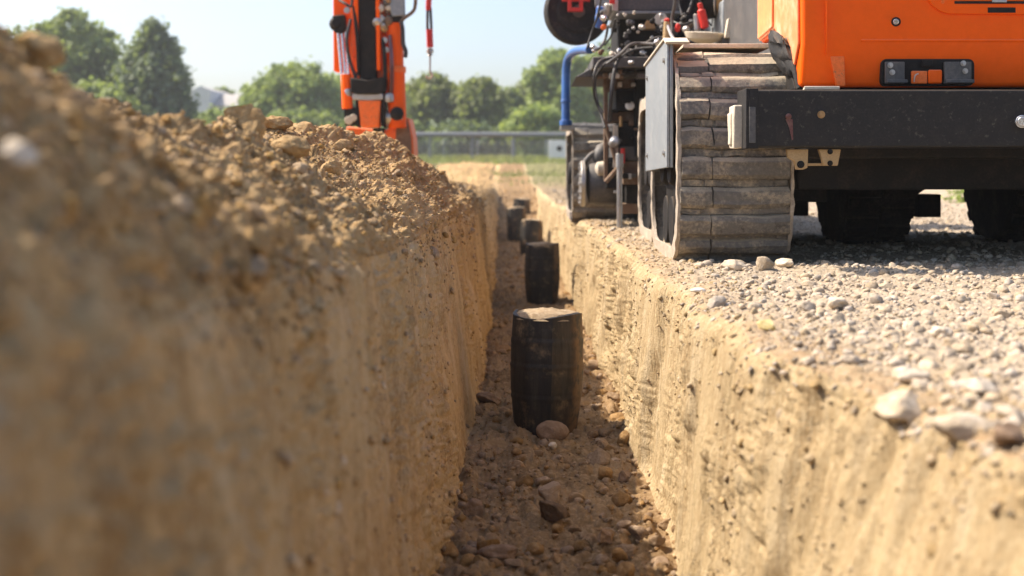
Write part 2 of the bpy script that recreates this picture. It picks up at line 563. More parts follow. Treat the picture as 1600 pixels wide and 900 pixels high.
scatter('wall_crumbs', MS_WL, (fi['wall_left'] + 20, fi['floor'] - 4), 20, 6000, .003, .016, 2.0, 'small brown crumbs stuck to the shaded trench wall', 'soil crumbs', .45, .85, 15, sink=.35,
        weight=lambda x, y, z: np.clip(vnoise(x * 0, y * 3, z * 2, 25) + .3, 0, 1))
scatter('wall_crumbs', MS_WALL, (fi['wall_right'] + 4, fi['ground'] + 40), 20, 11000, .003, .018, 2.2, 'small crumbs stuck to the sunlit trench wall', 'soil crumbs', .45, .8, 5, sink=.35,
        weight=lambda x, y, z: np.clip(vnoise(x * 0, y * 3, z * 2, 5) + .1 + 1.2 * (z > -.10), 0, 1))
gc = fi['ground'] - 10
lipx = xRl
scatter('gravel', MS_GRAV, (gc, NC - 40), 24, 125000, .005, .032, 2.05, 'pale crushed gravel covering the ground right of the trench', 'gravel', .5, .7, 6, sink=.32,
        weight=lambda x, y, z: np.clip(.12 * (vnoise(x * 6, y * 6, z * 6, 12) > .1) * (z > -.14) + (x - np.repeat(lipx[:, None], x.shape[1], 1) - .02 + .15 * vnoise(x * 3, y * 3, z * 0, 8)) / .25, 0.0, 1))

# ------------------------------------------------------------------ mesh building
class MB:
    def __init__(self):
        self.v, self.f = [], []

    def add(self, V, F):
        o = len(self.v)
        self.v += [tuple(p) for p in V]
        self.f += [tuple(i + o for i in q) for q in F]
        return self

    def box(self, a, b, jit=0.0, rot=None):
        x0, y0, z0 = a; x1, y1, z1 = b
        V = [Vector(p) for p in ((x0, y0, z0), (x1, y0, z0), (x1, y1, z0), (x0, y1, z0), (x0, y0, z1), (x1, y0, z1), (x1, y1, z1), (x0, y1, z1))]
        if jit: V = [p + Vector([random.uniform(-jit, jit) for _ in range(3)]) for p in V]
        if rot:
            c = (Vector(a) + Vector(b)) / 2
            V = [c + rot @ (p - c) for p in V]
        return self.add(V, [(0, 3, 2, 1), (4, 5, 6, 7), (0, 1, 5, 4), (1, 2, 6, 5), (2, 3, 7, 6), (3, 0, 4, 7)])

    def cbox(self, c, s, **k):
        c, s = Vector(c), Vector(s) / 2
        return self.box(c - s, c + s, **k)

    def cyl(self, p0, p1, r0, r1=None, n=24):
        p0, p1 = Vector(p0), Vector(p1)
        r1 = r0 if r1 is None else r1
        q = (p1 - p0).to_track_quat('Z', 'Y')
        V = [p + q @ Vector((r * math.cos(2 * math.pi * i / n), r * math.sin(2 * math.pi * i / n), 0)) for p, r in ((p0, r0), (p1, r1)) for i in range(n)]
        F = [(i, (i + 1) % n, n + (i + 1) % n, n + i) for i in range(n)] + [tuple(range(n - 1, -1, -1)), tuple(range(n, 2 * n))]
        return self.add(V, F)

    def lathe(self, prof, p0, axis, n=32):
        """prof: (radius, height) pairs along axis from p0; closed by its end radii"""
        p0 = Vector(p0); q = Vector(axis).to_track_quat('Z', 'Y')
        V = [p0 + q @ Vector((r * math.cos(2 * math.pi * i / n), r * math.sin(2 * math.pi * i / n), h)) for r, h in prof for i in range(n)]
        F = []
        for k in range(len(prof) - 1):
            F += [(k * n + i, k * n + (i + 1) % n, (k + 1) * n + (i + 1) % n, (k + 1) * n + i) for i in range(n)]
        m = len(prof) - 1
        F += [tuple(range(n - 1, -1, -1)), tuple(range(m * n, m * n + n))]
        return self.add(V, F)

    def tube(self, pts, r, n=10, steps=6):
        P = [Vector(p) for p in pts]
        if len(P) > 2 and steps > 1:
            Q = []
            for i in range(len(P) - 1):
                a, b, c, d = P[max(i - 1, 0)], P[i], P[i + 1], P[min(i + 2, len(P) - 1)]
                for k in range(steps):
                    t = k / steps
                    Q.append(.5 * ((2 * b) + (c - a) * t + (2 * a - 5 * b + 4 * c - d) * t * t + (3 * b - a - 3 * c + d) * t ** 3))
            P = Q + [P[-1]]
        V, F = [], []
        up = None
        for i, p in enumerate(P):
            t = (P[min(i + 1, len(P) - 1)] - P[max(i - 1, 0)]).normalized()
            if up is None:
                up = Vector((0, 0, 1)) if abs(t.z) < .9 else Vector((1, 0, 0))
            u = (up - t * up.dot(t)).normalized()
            up = u
            w = t.cross(u)
            V += [p + r * (math.cos(2 * math.pi * j / n) * u + math.sin(2 * math.pi * j / n) * w) for j in range(n)]
        for i in range(len(P) - 1):
            F += [(i * n + j, i * n + (j + 1) % n, (i + 1) * n + (j + 1) % n, (i + 1) * n + j) for j in range(n)]
        F += [tuple(range(n - 1, -1, -1)), tuple(range((len(P) - 1) * n, len(P) * n))]
        return self.add(V, F)

    def prism(self, poly, axis, a, b):
        """poly in the two other axes (x,z for y; y,z for x; x,y for z) pushed from a to b"""
        def P(u, w, t):
            return {'x': (t, u, w), 'y': (u, t, w), 'z': (u, w, t)}[axis]
        n = len(poly)
        V = [P(u, w, a) for u, w in poly] + [P(u, w, b) for u, w in poly]
        F = [(i, (i + 1) % n, n + (i + 1) % n, n + i) for i in range(n)] + [tuple(range(n - 1, -1, -1)), tuple(range(n, 2 * n))]
        return self.add(V, F)

    def hexbolt(self, p, axis, r=.012, h=.008):
        p = Vector(p); a = Vector(axis).normalized()
        self.cyl(p, p + a * h * .4, r * 1.5, n=14)
        return self.cyl(p + a * h * .4, p + a * (h * 1.4), r, n=6)

    def build(self, name, mat, parent=None, bevel=0.004, smooth=True, seg=2, sub=0):
        me = bpy.data.meshes.new(name)
        me.from_pydata(self.v, [], self.f)
        bm = bmesh.new(); bm.from_mesh(me)
        bmesh.ops.recalc_face_normals(bm, faces=bm.faces)
        bm.to_mesh(me); bm.free()
        if smooth:
            me.shade_smooth()
            me.set_sharp_from_angle(angle=R(38))
        me.materials.append(mat)
        o = bpy.data.objects.new(name, me)
        COL.objects.link(o)
        if bevel:
            b = o.modifiers.new('bevel', 'BEVEL')
            b.width, b.segments, b.limit_method, b.angle_limit = bevel, seg, 'ANGLE', R(40)
            b.use_clamp_overlap = True
        if parent:
            o.parent = parent
            loc = Vector(parent.location)
            if parent.parent is None and parent.type == 'EMPTY':
                o.matrix_parent_inverse = Matrix.Translation(-loc)
        return o


def dent(o, amp, freq, seed=0, cuts=3):
    """subdivide a mesh and knock it about a little"""
    bm = bmesh.new(); bm.from_mesh(o.data)
    bmesh.ops.subdivide_edges(bm, edges=bm.edges[:], cuts=cuts, use_grid_fill=True)
    V = np.array([v.co[:] for v in bm.verts])
    for k in range(3):
        d = amp * fbm(V[:, 0] * freq + 9 * k, V[:, 1] * freq, V[:, 2] * freq, 3, seed + k)
        for v, q in zip(bm.verts, d): v.co[k] += q
    bm.to_mesh(o.data); bm.free()
    o.data.shade_smooth(); o.data.set_sharp_from_angle(angle=R(45))


# shared materials
DUST = (.46, .38, .28)
M_ORANGE = paint('orange_paint', (.95, .115, .001), .42, dust=.01, top=.4, bump=.006, coat=.0, dscale=3, spec=.16, var=.25)
M_ORANGE_SUNWASH = paint('sunwashed_orange_paint', (.82, .26, .09), .5, dust=.75, dust_col=(.76, .46, .32), top=.3, bump=.05, dscale=2.5)  # pale pink mixed in to imitate strong sunlight on the side
M_ORANGE_WORN = paint('worn_orange_paint', (.90, .15, .006), .45, dust=.10, bump=.08, dscale=9, wear=(.35, .12, .04))
M_BUMPER = paint('charcoal_paint', (.017, .0155, .0145), .5, dust=.07, dust_col=(.14, .11, .08), bump=.08, dscale=14, spec=.25, wear=(.07, .06, .05))
M_BLACK = paint('black_metal', (.011, .010, .009), .7, dust=.12, dust_col=(.13, .095, .065), bump=.15, dscale=12, spec=.25)
M_RUBBER = paint('black_rubber', (.018, .018, .018), .7, dust=.15, dust_col=(.25, .20, .15), bump=.25, dscale=14, spec=.3)
M_TYRE = paint('dusty_tyre', (.016, .015, .014), .85, dust=.25, dust_col=(.12, .095, .07), bump=.25, dscale=9, spec=.2)
M_TREAD = paint('muddy_track_rubber', (.15, .137, .118), .75, dust=.75, dust_col=(.42, .35, .25), top=.95, bump=.5, dscale=8, spec=.3, wear=(.085, .07, .055))
M_TREADP = paint('pale_dusty_track', (.27, .235, .19), .8, dust=.8, dust_col=(.52, .44, .32), top=.9, bump=.5, dscale=8, spec=.2)
M_RIM = paint('dusted_track_edge', (.38, .32, .25), .75, dust=.6, dust_col=(.55, .47, .37), bump=.5, dscale=10, spec=.25)
M_GREY = paint('grey_steel_panel', (.24, .265, .28), .42, .2, dust=.28, dust_col=(.40, .38, .34), bump=.08, dscale=5)
M_DGREY = paint('dark_grey_housing', (.07, .068, .066), .5, dust=.25, dust_col=(.25, .21, .17), bump=.12, dscale=8)
M_STEEL = paint('bare_steel', (.45, .44, .42), .32, .85, dust=.3, bump=.12, dscale=12)
M_CHROME = paint('bright_steel', (.72, .72, .72), .16, 1.0, dust=.06, top=.1, bump=.02)
M_RUST = paint('rusty_brown_steel', (.17, .10, .06), .7, .3, dust=.5, dust_col=(.36, .27, .18), bump=.5, dscale=16)
M_CREAM = paint('dusty_cream_casting', (.58, .50, .38), .65, dust=.5, dust_col=(.62, .55, .44), bump=.3, dscale=12)
M_TAN = paint('tan_bracket', (.42, .28, .13), .6, .1, dust=.4, dust_col=(.48, .36, .22), bump=.2, dscale=16)
M_RED = paint('red_paint', (.62, .02, .012), .35, dust=.06, bump=.05, top=.2)
M_REDL = paint('red_reflector', (.10, .008, .008), .2, dust=.15, bump=.02, coat=.6)
M_BLUE = paint('blue_pipe_paint', (.02, .13, .42), .32, dust=.08, bump=.03, top=.3, coat=.3)
M_BRASS = paint('brass_fitting', (.40, .24, .10), .5, .6, dust=.25, bump=.1)
M_CABLE = paint('black_cable', (.016, .016, .017), .45, dust=.12, top=.35, dust_col=(.30, .26, .2), bump=.05)
M_WHITEP = paint('white_paint', (.78, .77, .74), .45, dust=.1, bump=.03, top=.2)

# ------------------------------------------------------------------ crawler tracks
def track(parent, x0, x1, y0, y1, z0, z1, n, thick=.05, lug=.035, seed=0, split=(.0, .285, .56, .78, 1.0), power=3.2, rim=True, mat=None):
    """endless belt of pads: n pads round a rounded loop; the rim plates and the wheels inside are sub-parts"""
    rnd = random.Random(seed)
    cy, cz, ry, rz = (y0 + y1) / 2, (z0 + z1) / 2, (y1 - y0) / 2, (z1 - z0) / 2
    # loop: a box with ends of radius rz flattened a little
    pts = []
    er = min(rz, ry) * .62
    def corner(cx_, cz_, a0):
        return [(cx_ + er * math.cos(a0 + R(90) * i / 16), cz_ + er * math.sin(a0 + R(90) * i / 16)) for i in range(17)]
    for (sy, sz, a0) in ((1, -1, -90), (1, 1, 0), (-1, 1, 90), (-1, -1, 180)):
        pts += corner(cy + sy * (ry - er), cz + sz * (rz - er), R(a0))
    pts.append(pts[0])
    L = [0]
    for a, b in zip(pts, pts[1:]): L.append(L[-1] + math.hypot(b[0] - a[0], b[1] - a[1]))
    def on(s):
        s %= L[-1]
        i = max(k for k in range(len(L)) if L[k] <= s + 1e-9)
        i = min(i, len(pts) - 2)
        t = (s - L[i]) / (L[i + 1] - L[i] + 1e-9)
        a, b = pts[i], pts[i + 1]
        d = Vector((0, b[0] - a[0], b[1] - a[1])).normalized()
        return Vector((0, a[0] + (b[0] - a[0]) * t, a[1] + (b[1] - a[1]) * t)), d
    mb = MB()
    pitch = L[-1] / n
    W = x1 - x0
    # inner carcass sheet following the loop
    def strip(s0, s1, xa, xb, h0, h1, jit=.003, k=3, taper=0.0):
        V, F = [], []
        for i in range(k + 1):
            s = s0 + (s1 - s0) * i / k
            p, d = on(s)
            nrm = Vector((0, d.z, -d.y))
            edge = taper if i in (0, k) else 0
            for x in (xa, xb):
                for h in (h0, h1 - edge):
                    V.append(p + nrm * (h + rnd.uniform(-jit, jit)) + Vector((x + rnd.uniform(-jit, jit), 0, 0)) + d * rnd.uniform(-jit, jit))
        for i in range(k):
            b = i * 4
            F += [(b, b + 4, b + 5, b + 1), (b + 2, b + 3, b + 7, b + 6), (b + 1, b + 5, b + 7, b + 3), (b, b + 2, b + 6, b + 4)]
        F += [(0, 1, 3, 2), (4 * k, 4 * k + 2, 4 * k + 3, 4 * k + 1)]
        mb.add(V, F)
    for q in range(n):
        s = q * pitch
        strip(s, s + pitch * .985, x0 + .006, x1 - .006, -thick, -lug, .001)
        # the raised bar of the pad: two or three blocks side by side
        cut = sorted([0.0, 1.0, split[1] + rnd.uniform(-.015, .015)])
        for a, b in zip(cut, cut[1:]):
            dh = rnd.uniform(-.007, .006)
            ds = rnd.uniform(-.012, .012) * pitch
            strip(s + pitch * .02 + ds, s + pitch * .74 + ds, x0 + W * a + .003, x0 + W * b - .003, -lug - .01, dh, .0025, 5, .020)
        # small guide blocks in the recess
        xs = 0.02
        while xs < .95:
            w = rnd.uniform(.10, .22)
            if rnd.random() < .6:
                strip(s + pitch * .77, s + pitch * .96, x0 + W * xs, x0 + W * min(.985, xs + w), -lug - .006, -lug + rnd.uniform(.003, .010), .002, 2)
            xs += w + .03
    belt = mb.build('track_belt', mat or M_TREAD, parent, 0)
    dent(belt, .012, 9, seed, 2)
    if rim:
        rb = MB()
        m = 96
        for (xa, xb) in ((x0 - .012, x0 + .004), (x1 - .004, x1 + .012)):
            V, F = [], []
            for i in range(m):
                p, d = on(L[-1] * i / m)
                nrm = Vector((0, d.z, -d.y))
                wv = .012 * math.sin(i * 2.1) * rnd.random()
                for x in (xa, xb):
                    for h in (-.085, -.012 + wv):
                        V.append(p + nrm * h + Vector((x + rnd.uniform(-.003, .003), 0, 0)))
            for i in range(m):
                a, b = i * 4, ((i + 1) % m) * 4
                F += [(a, b, b + 1, a + 1), (a + 2, a + 3, b + 3, b + 2), (a + 1, b + 1, b + 3, a + 3), (a, a + 2, b + 2, b)]
            rb.add(V, F)
        rb.build('track_edge', M_RIM, belt, 0)
    wb = MB()
    rr = rz - .17
    for yy in (y0 + rr + .15, y1 - rr - .15):
        wb.lathe([(rr * .35, 0), (rr * .4, .03), (rr * .86, .05), (rr, .07), (rr, W - .07), (rr * .86, W - .05), (rr * .4, W - .03), (rr * .35, W)], (x0, yy, cz), (1, 0, 0), 28)
    if y1 - y0 > .9:
        k = max(2, int((y1 - y0) / .34))
        for i in range(k):
            yy = y0 + .25 + (y1 - y0 - .5) * (i + .5) / k
            wb.cyl((x0 + .03, yy, z0 + .2), (x1 - .03, yy, z0 + .2), .13, n=20)
    wb.build('track_wheel', M_BLACK, belt, .006)
    return belt


def bolts(name, parent, mat, spots, axis=(0, -1, 0), r=.012, h=.008):
    for p in spots:
        MB().hexbolt(p, axis, r, h).build(name, mat, parent, 0)


# ------------------------------------------------------------------ the orange tracked carrier at the right
car = thing('tracked_carrier', 'orange tracked carrier with a charcoal bumper parked on the gravel by the trench', 'tracked vehicle', (1.9, 6.6, 0))
track(car, .708, 1.235, 6.0, 7.35, -.02, 1.03, 30, seed=3)
track(car, .765, 1.21, 7.7, 8.9, -.02, .93, 26, seed=9)
track(car, 2.92, 3.45, 6.0, 7.35, -.02, 1.03, 30, seed=5)
# grey mudguard between the two left tracks
gb = MB()
gb.prism([(6.10, .46), (7.22, .44), (7.22, 1.035), (6.17, 1.075), (6.10, 1.05)], 'x', .655, .668)
gb.box((.670, 6.10, .46), (.686, 6.112, 1.05))
gb.box((.6685, 7.205, .44), (1.22, 7.22, 1.0))
guard = gb.build('mudguard', M_GREY, car, .003)
MB().prism([(6.06, 1.058), (6.17, 1.088), (7.24, 1.046), (7.24, 1.034), (6.17, 1.076), (6.07, 1.046)], 'x', .645, .76).build('guard_lip', M_CREAM, guard, .003)
bolts('bolt', guard, M_STEEL, [(.655, 6.2, .53), (.655, 6.2, .98), (.655, 7.1, .53), (.655, 7.1, .96)], (-1, 0, 0))
# fender shelf above the near track
MB().prism([(6.42, 1.062), (7.9, 1.075), (7.9, 1.10), (6.42, 1.085)], 'x', .77, 1.21).build('track_shelf', M_CREAM, car, .004)

# bumper
bm_ = MB()
bm_.box((.945, 5.50, .545), (3.45, 5.72, .795))
bumper = bm_.build('bumper', M_BUMPER, car, .010, seg=3)
eb = MB()
eb.box((.931, 5.494, .540), (.9445, 5.724, .800))
eb.box((.9447, 5.4935, .540), (.985, 5.4985, .800))
eb.build('end_plate', M_BUMPER, bumper, .003)
MB().box((.944, 5.489, .565), (.972, 5.4925, .72)).build('end_slot', M_DGREY, bumper, .002)
MB().cyl(at(1232, 182, 5.499), at(1232, 182, 5.483), .013, n=20).cyl(at(1232, 182, 5.484), at(1232, 182, 5.477), .008, n=16).build('reflector', M_REDL, bumper, .002)
MB().prism([(p.x, p.z) for p in (at(1228, 186, 5.49), at(1239, 186, 5.49), at(1240, 218, 5.49), at(1238, 219, 5.49), at(1234, 200, 5.49))], 'y', 5.497, 5.4995).build('red_streak', M_REDL, bumper, 0)
MB().hexbolt(at(1283, 179, 5.499), (0, -1, 0), .011, .012).build('bolt', M_BRASS, bumper, 0)
MB().cyl(at(1597, 190, 5.499), at(1597, 190, 5.47), .028, n=24).cyl(at(1597, 190, 5.47), at(1597, 190, 5.462), .02, n=24).build('hitch_plug', M_CHROME, bumper, .003)
sl = MB().box(at(1146, 232, 5.60), at(1167, 165, 5.62) + Vector((0, .10, 0)))
sl.box(at(1141, 226, 5.64), at(1150, 176, 5.64) + Vector((0, .06, 0)), jit=.004)
lamp = sl.build('side_lamp_housing', M_CREAM, bumper, .006)
dent(lamp, .006, 18, 4, 2)
pl = MB().prism([(p.x, p.y) for p in (Vector((1.19, 5.53, 0)), Vector((1.345, 5.53, 0)), Vector((1.33, 5.70, 0)), Vector((1.22, 5.70, 0)))], 'z', .797, .812)
pl.build('step_plate', M_CREAM, bumper, .003)
def lugplate(pxs, name):
    b = MB()
    b.prism([(p.x, p.z) for p in [at(x, y, 5.56) for x, y in pxs]], 'y', 5.545, 5.575)
    o = b.build(name, M_TAN, bumper, .004)
    return o
t1 = lugplate([(1228, 233), (1262, 233), (1261, 262), (1254, 265), (1243, 265), (1240, 252), (1230, 246)], 'tow_lug')
t2 = lugplate([(1278, 233), (1313, 233), (1308, 259), (1286, 259)], 'tow_lug')
MB().hexbolt(at(1251, 257, 5.545), (0, -1, 0), .011).build('bolt', M_BLACK, t1, 0)
for q in (255, 237): MB().hexbolt(at(1297, q, 5.545), (0, -1, 0), .008).build('bolt', M_BLACK, t2, 0)
MB().box(at(1262, 259, 5.57), at(1288, 255, 5.57) + Vector((0, .02, 0))).build('lug_bar', M_TAN, bumper, .002)

# orange body: shell with the slant below its crease
xl, xr = 1.225, 3.2
prof = [(5.77, .825), (5.735, .985), (5.73, 1.02), (5.765, 1.55), (5.85, 2.02), (5.95, 2.08), (6.78, 2.08), (6.78, 1.12), (6.75, 1.12), (6.30, 1.13), (6.02, .97), (5.86, .825)]
bb = MB().prism(prof, 'x', xl, xr)
body = bb.build('body_shell', M_ORANGE, car, .022, seg=4)
# corner column and side panel, sun-bleached glare painted into their colour
MB().prism([(6.16, 1.075), (6.33, 1.15), (6.75, 1.13), (6.75, 2.0), (5.95, 2.0), (5.80, 1.5), (5.775, 1.02), (5.86, .93), (5.95, .98)], 'x', xl - .012, xl - .001).build('side_panel', M_ORANGE_SUNWASH, body, .004)
MB().prism([(6.34, 1.16), (6.74, 1.14), (6.74, 1.98), (6.34, 1.98)], 'x', xl - .022, xl - .013).build('side_hatch', M_ORANGE_SUNWASH, body, .004)
# raised outline of the front panel, corner overlay, seam strips
fy = lambda z: 5.73 + max(0, z - 1.02) * .066 if z > 1.02 else 5.735 + (0.985 - z) * .22
MB().prism([(p.x, p.z) for p in [at(x, y, 5.73) for x, y in ((1290, 0), (1293, 0), (1293, 86), (1290, 86))]], 'y', 5.722, 5.735).build('panel_seam', M_ORANGE, body, .002)
hp = [at(x, y, 5.73) for x, y in ((1298, 88), (1320, 88), (1322, 134), (1308, 134))]
MB().prism([(p.x, p.z) for p in hp], 'y', 5.738, 5.765).build('corner_tab', M_ORANGE_WORN, body, .003)
a, b = at(1345, 66, 5.73), at(1345, 61, 5.73)
MB().box((a.x, 5.7265, a.z), (3.12, 5.745, b.z)).build('pressed_bead', M_ORANGE, body, .005)
# latch
lt = MB().cyl(at(1400, 34, 5.74), at(1400, 34, 5.728), .021, n=24)
lo = lt.build('latch', M_BLACK, body, .002)
MB().cyl(at(1400, 34, 5.728), at(1400, 34, 5.712), .013, n=20).build('latch_knob', M_CHROME, lo, .002)
# hinge recess
def rr_poly(x0, y0, x1, y1, r, d, k=5):
    P = []
    for cx_, cy_, a0 in ((x1 - r, y0 + r, -90), (x1 - r, y1 - r, 0), (x0 + r, y1 - r, 90), (x0 + r, y0 + r, 180)):
        for i in range(k + 1):
            a = R(a0 + 90 * i / k)
            p = at(cx_ + r * math.cos(a), cy_ + r * math.sin(a), d)
            P.append((p.x, p.z))
    return P
rec = MB().prism(rr_poly(1377, 92, 1523, 134, 9, 5.73), 'y', 5.733, 5.80).build('hinge_recess', M_BLACK, body, .003)
for xa, xb in ((1382, 1412), (1474, 1516)):
    br = MB()
    a, b = at(xa, 131, 5.73), at(xb, 97, 5.73)
    br.box((a.x, 5.712, a.z), (b.x, 5.731, b.z))
    br.box((a.x + .004, 5.700, a.z + .002), (b.x + .01, 5.711, a.z + .018))
    h = br.build('hinge_plate', M_DGREY, rec, .003)
for px, py in ((1391, 102), (1394, 113), (1505, 99), (1508, 111)):
    MB().hexbolt(at(px, py, 5.71), (0, -1, 0), .0085, .009).build('bolt', M_STEEL, rec, 0)
a, b = at(1423, 131, 5.73), at(1448, 111, 5.73)
MB().box((a.x, 5.718, a.z), (b.x, 5.731, b.z)).build('hinge_tongue', M_ORANGE_WORN, rec, .004)
a, b = at(1449, 131, 5.73), at(1471, 109, 5.73)
MB().box((a.x, 5.714, a.z), (b.x, 5.731, b.z)).build('hinge_tongue', M_ORANGE, rec, .008)
MB().tube([at(1428, 128, 5.715), at(1430, 118, 5.712), at(1435, 115, 5.712)], .003, 6).build('hinge_pin', M_STEEL, rec, 0)
a, b = at(1440, 104, 5.73), at(1456, 93, 5.73)
MB().box((a.x, 5.715, a.z), (b.x, 5.731, b.z)).build('hinge_block', M_BLACK, rec, .003)
# front grille hatch with slots
hat = MB()
P = [(1450, -60), (1450, 0), (1457, 10), (1468, 18), (1480, 22), (1700, 24), (1700, -60)]
hat.prism([(p.x, p.z) for p in [at(x, y, 5.735) for x, y in P]], 'y', 5.727, 5.75)
hatch = hat.build('front_hatch', M_ORANGE, body, .003)
for (xa, ya, xb, yb) in ((1491, 2, 1680, 6), (1543, 12, 1586, 20)):
    a, b = at(xa, yb, 5.73), at(xb, ya, 5.73)
    MB().box((a.x, 5.7235, a.z), (b.x, 5.7265, b.z)).build('vent_slot', M_BLACK, hatch, 0)
a, b = at(1549, 4, 5.73), at(1572, -1, 5.73)
MB().box((a.x, 5.719, a.z), (b.x, 5.723, b.z)).build('vent_clip', M_STEEL, hatch, .001)
MB().hexbolt(at(1473, 3, 5.727), (0, -1, 0), .006, .005).build('bolt', M_ORANGE_WORN, hatch, 0)
MB().box((1.34, 6.79, .82), (3.1, 8.9, 2.0)).build('engine_hood', M_DGREY, car, .03)
# cab over the body, out of the picture
cabb = MB().box((1.35, 6.3, 2.081), (3.1, 7.7, 2.95))
MB().box((1.45, 6.29, 2.25), (3.0, 6.297, 2.85)).build('windscreen', M_BLACK, cabb.build('cab', M_ORANGE, car, .05), .002)

# chassis and running gear underneath, with two boxes added for shade
ch = MB()
ch.box((1.26, 5.80, .50), (3.3, 9.0, .815))
ch.box((1.27, 6.05, .355), (3.3, 6.25, .51))
ch.box((1.24, 8.2, .62), (1.9, 8.9, 1.15))
ch.box((1.245, 8.5, .14), (1.86, 8.9, .60))  # added block, stands in for the shade between track and wheel
ch.box((1.215, 7.30, .12), (1.24, 9.3, .95))  # added skirt, keeps the sun off the ground under the carrier
ch.box((2.36, 8.3, .34), (3.3, 8.9, .52))
for x in (1.5, 2.05, 2.7): ch.box((x, 6.3, .40), (x + .12, 8.6, .515))
chassis = ch.build('chassis', M_BLACK, car, .01)
ax = MB().cyl((1.24, 7.9, .47), (3.45, 7.9, .47), .075)
ax.lathe([(.06, 0), (.15, .04), (.17, .12), (.17, .22), (.12, .3), (.06, .32)], (2.15, 7.9, .45), (1, 0, 0), 24)
ax.box((1.30, 6.65, .28), (1.55, 6.9, .42))
ax.box((2.36, 7.75, .16), (2.50, 7.95, .30))
ax.build('axle', M_BLACK, chassis, .006)
def wheel(x, y, r, w):
    t = MB().lathe([(r * .55, 0), (r * .93, .01), (r, w * .14), (r, w * .86), (r * .93, w - .01), (r * .55, w)], (x, y, r - .02), (1, 0, 0), 40)
    for i in range(22):
        a = 2 * math.pi * i / 22
        for s_ in (0, 1):
            q = Quaternion((1, 0, 0), a + s_ * .14)
            c = Vector((x + w * (.27 + .46 * s_), y, r - .02)) + q @ Vector((0, 0, r + .006))
            t.box(c - Vector((w * .22, .035, .018)), c + Vector((w * .22, .035, .018)), rot=q.to_matrix())
    ty = t.build('wheel', M_TYRE, car, .006)
    MB().lathe([(r * .1, -.0), (r * .25, .02), (r * .5, .05), (r * .58, .0), (r * .58, -.1), (r * .1, -.1)], (x + .06, y, r - .02), (-1, 0, 0), 28).build('rim', M_BLACK, ty, .003)
wheel(1.87, 8.0, .47, .44)
wheel(2.86, 8.0, .50, .46)
MB().tube([at(1397, 316, 7.7), at(1394, 330, 7.7), at(1402, 338, 7.7)], .02, 10).build('lever', M_STEEL, chassis, 0)
# crumpled rubber boot where body and track meet
Vb, Fb = rock_shape(4, 77, .3, 1.0, .35)
Vb = Vb + .10 * np.stack([fbm(Vb[:, 0] * 2.5 + k, Vb[:, 1] * 2.5, Vb[:, 2] * 5, 3, 70 + k) for k in range(3)], -1) + .05 * np.sin(Vb[:, 2:3] * 13 + 3 * Vb[:, :1])
Vb = Vb * np.array([.06, .13, .15]) + np.array([1.205, 6.04, .99]) + np.stack([.25 * (.0 - Vb[:, 2] * .15), -.5 * (-Vb[:, 2] * .15), 0 * Vb[:, 2]], -1)
boot = MB().add(Vb.tolist(), Fb.tolist()).build('rubber_boot', M_RUBBER, car, 0)
MB().tube([(1.205, 6.05, 1.05), (1.215, 5.9, .95), (1.235, 5.83, .82)], .016, 10).build('boot_hose', M_RUBBER, car, 0)
MB().prism([(5.86, .82), (6.05, .82), (6.4, 1.10), (6.3, 1.13), (6.02, .965)], 'x', 1.216, 1.30).build('inner_arch', M_BLACK, car, .004)

# ------------------------------------------------------------------ drilling rig behind it: bare engine, hydraulics, own tracks
rig = thing('drilling_rig', 'tracked rig with bare engine, cables and hydraulics behind the carrier', 'drilling rig', (1.0, 10.5, 0))
track(rig, .385, .83, 11.2, 13.2, -.03, .87, 34, seed=21, thick=.05, lug=.03, mat=M_TREADP)
track(rig, 1.5, 1.95, 11.2, 13.2, -.03, .87, 34, seed=22, thick=.05, lug=.03)
D = 10.3
# final drive drum with bolted flange
dr = MB()
c = at(905, 287, D)
dr.lathe([(.10, 0), (.16, .02), (.175, .09), (.175, .40), (.15, .47), (.06, .48)], c + Vector((.06, 0, 0)), (1, 0, 0), 32)
drum = dr.build('drive_drum', M_DGREY, rig, .004)
fl = MB().lathe([(.05, 0), (.13, .005), (.185, .012), (.185, .045), (.10, .05)], c, (1, 0, 0), 32)
flange = fl.build('drum_flange', M_STEEL, drum, .003)
for i in range(14):
    a = 2 * math.pi * i / 14
    MB().hexbolt(c + Vector((.012, .158 * math.cos(a), .158 * math.sin(a))), (-1, 0, 0), .014, .012).build('bolt', M_STEEL, drum, 0)
MB().lathe([(.02, 0), (.05, .02), (.07, .06), (.07, .14), (.04, .18)], at(932, 256, D), (.4, .2, .7), 20).build('motor', M_DGREY, rig, .003)
MB().tube([at(912, 256, D), at(927, 240, D), at(948, 238, D), at(952, 205, D)], .022, 12).build('hose', M_DGREY, rig, 0)
MB().lathe([(.02, 0), (.055, .02), (.06, .12), (.02, .16)], at(930, 264, D - .2), (1, 0, .05), 16).build('filter_cap', M_CREAM, rig, .002)

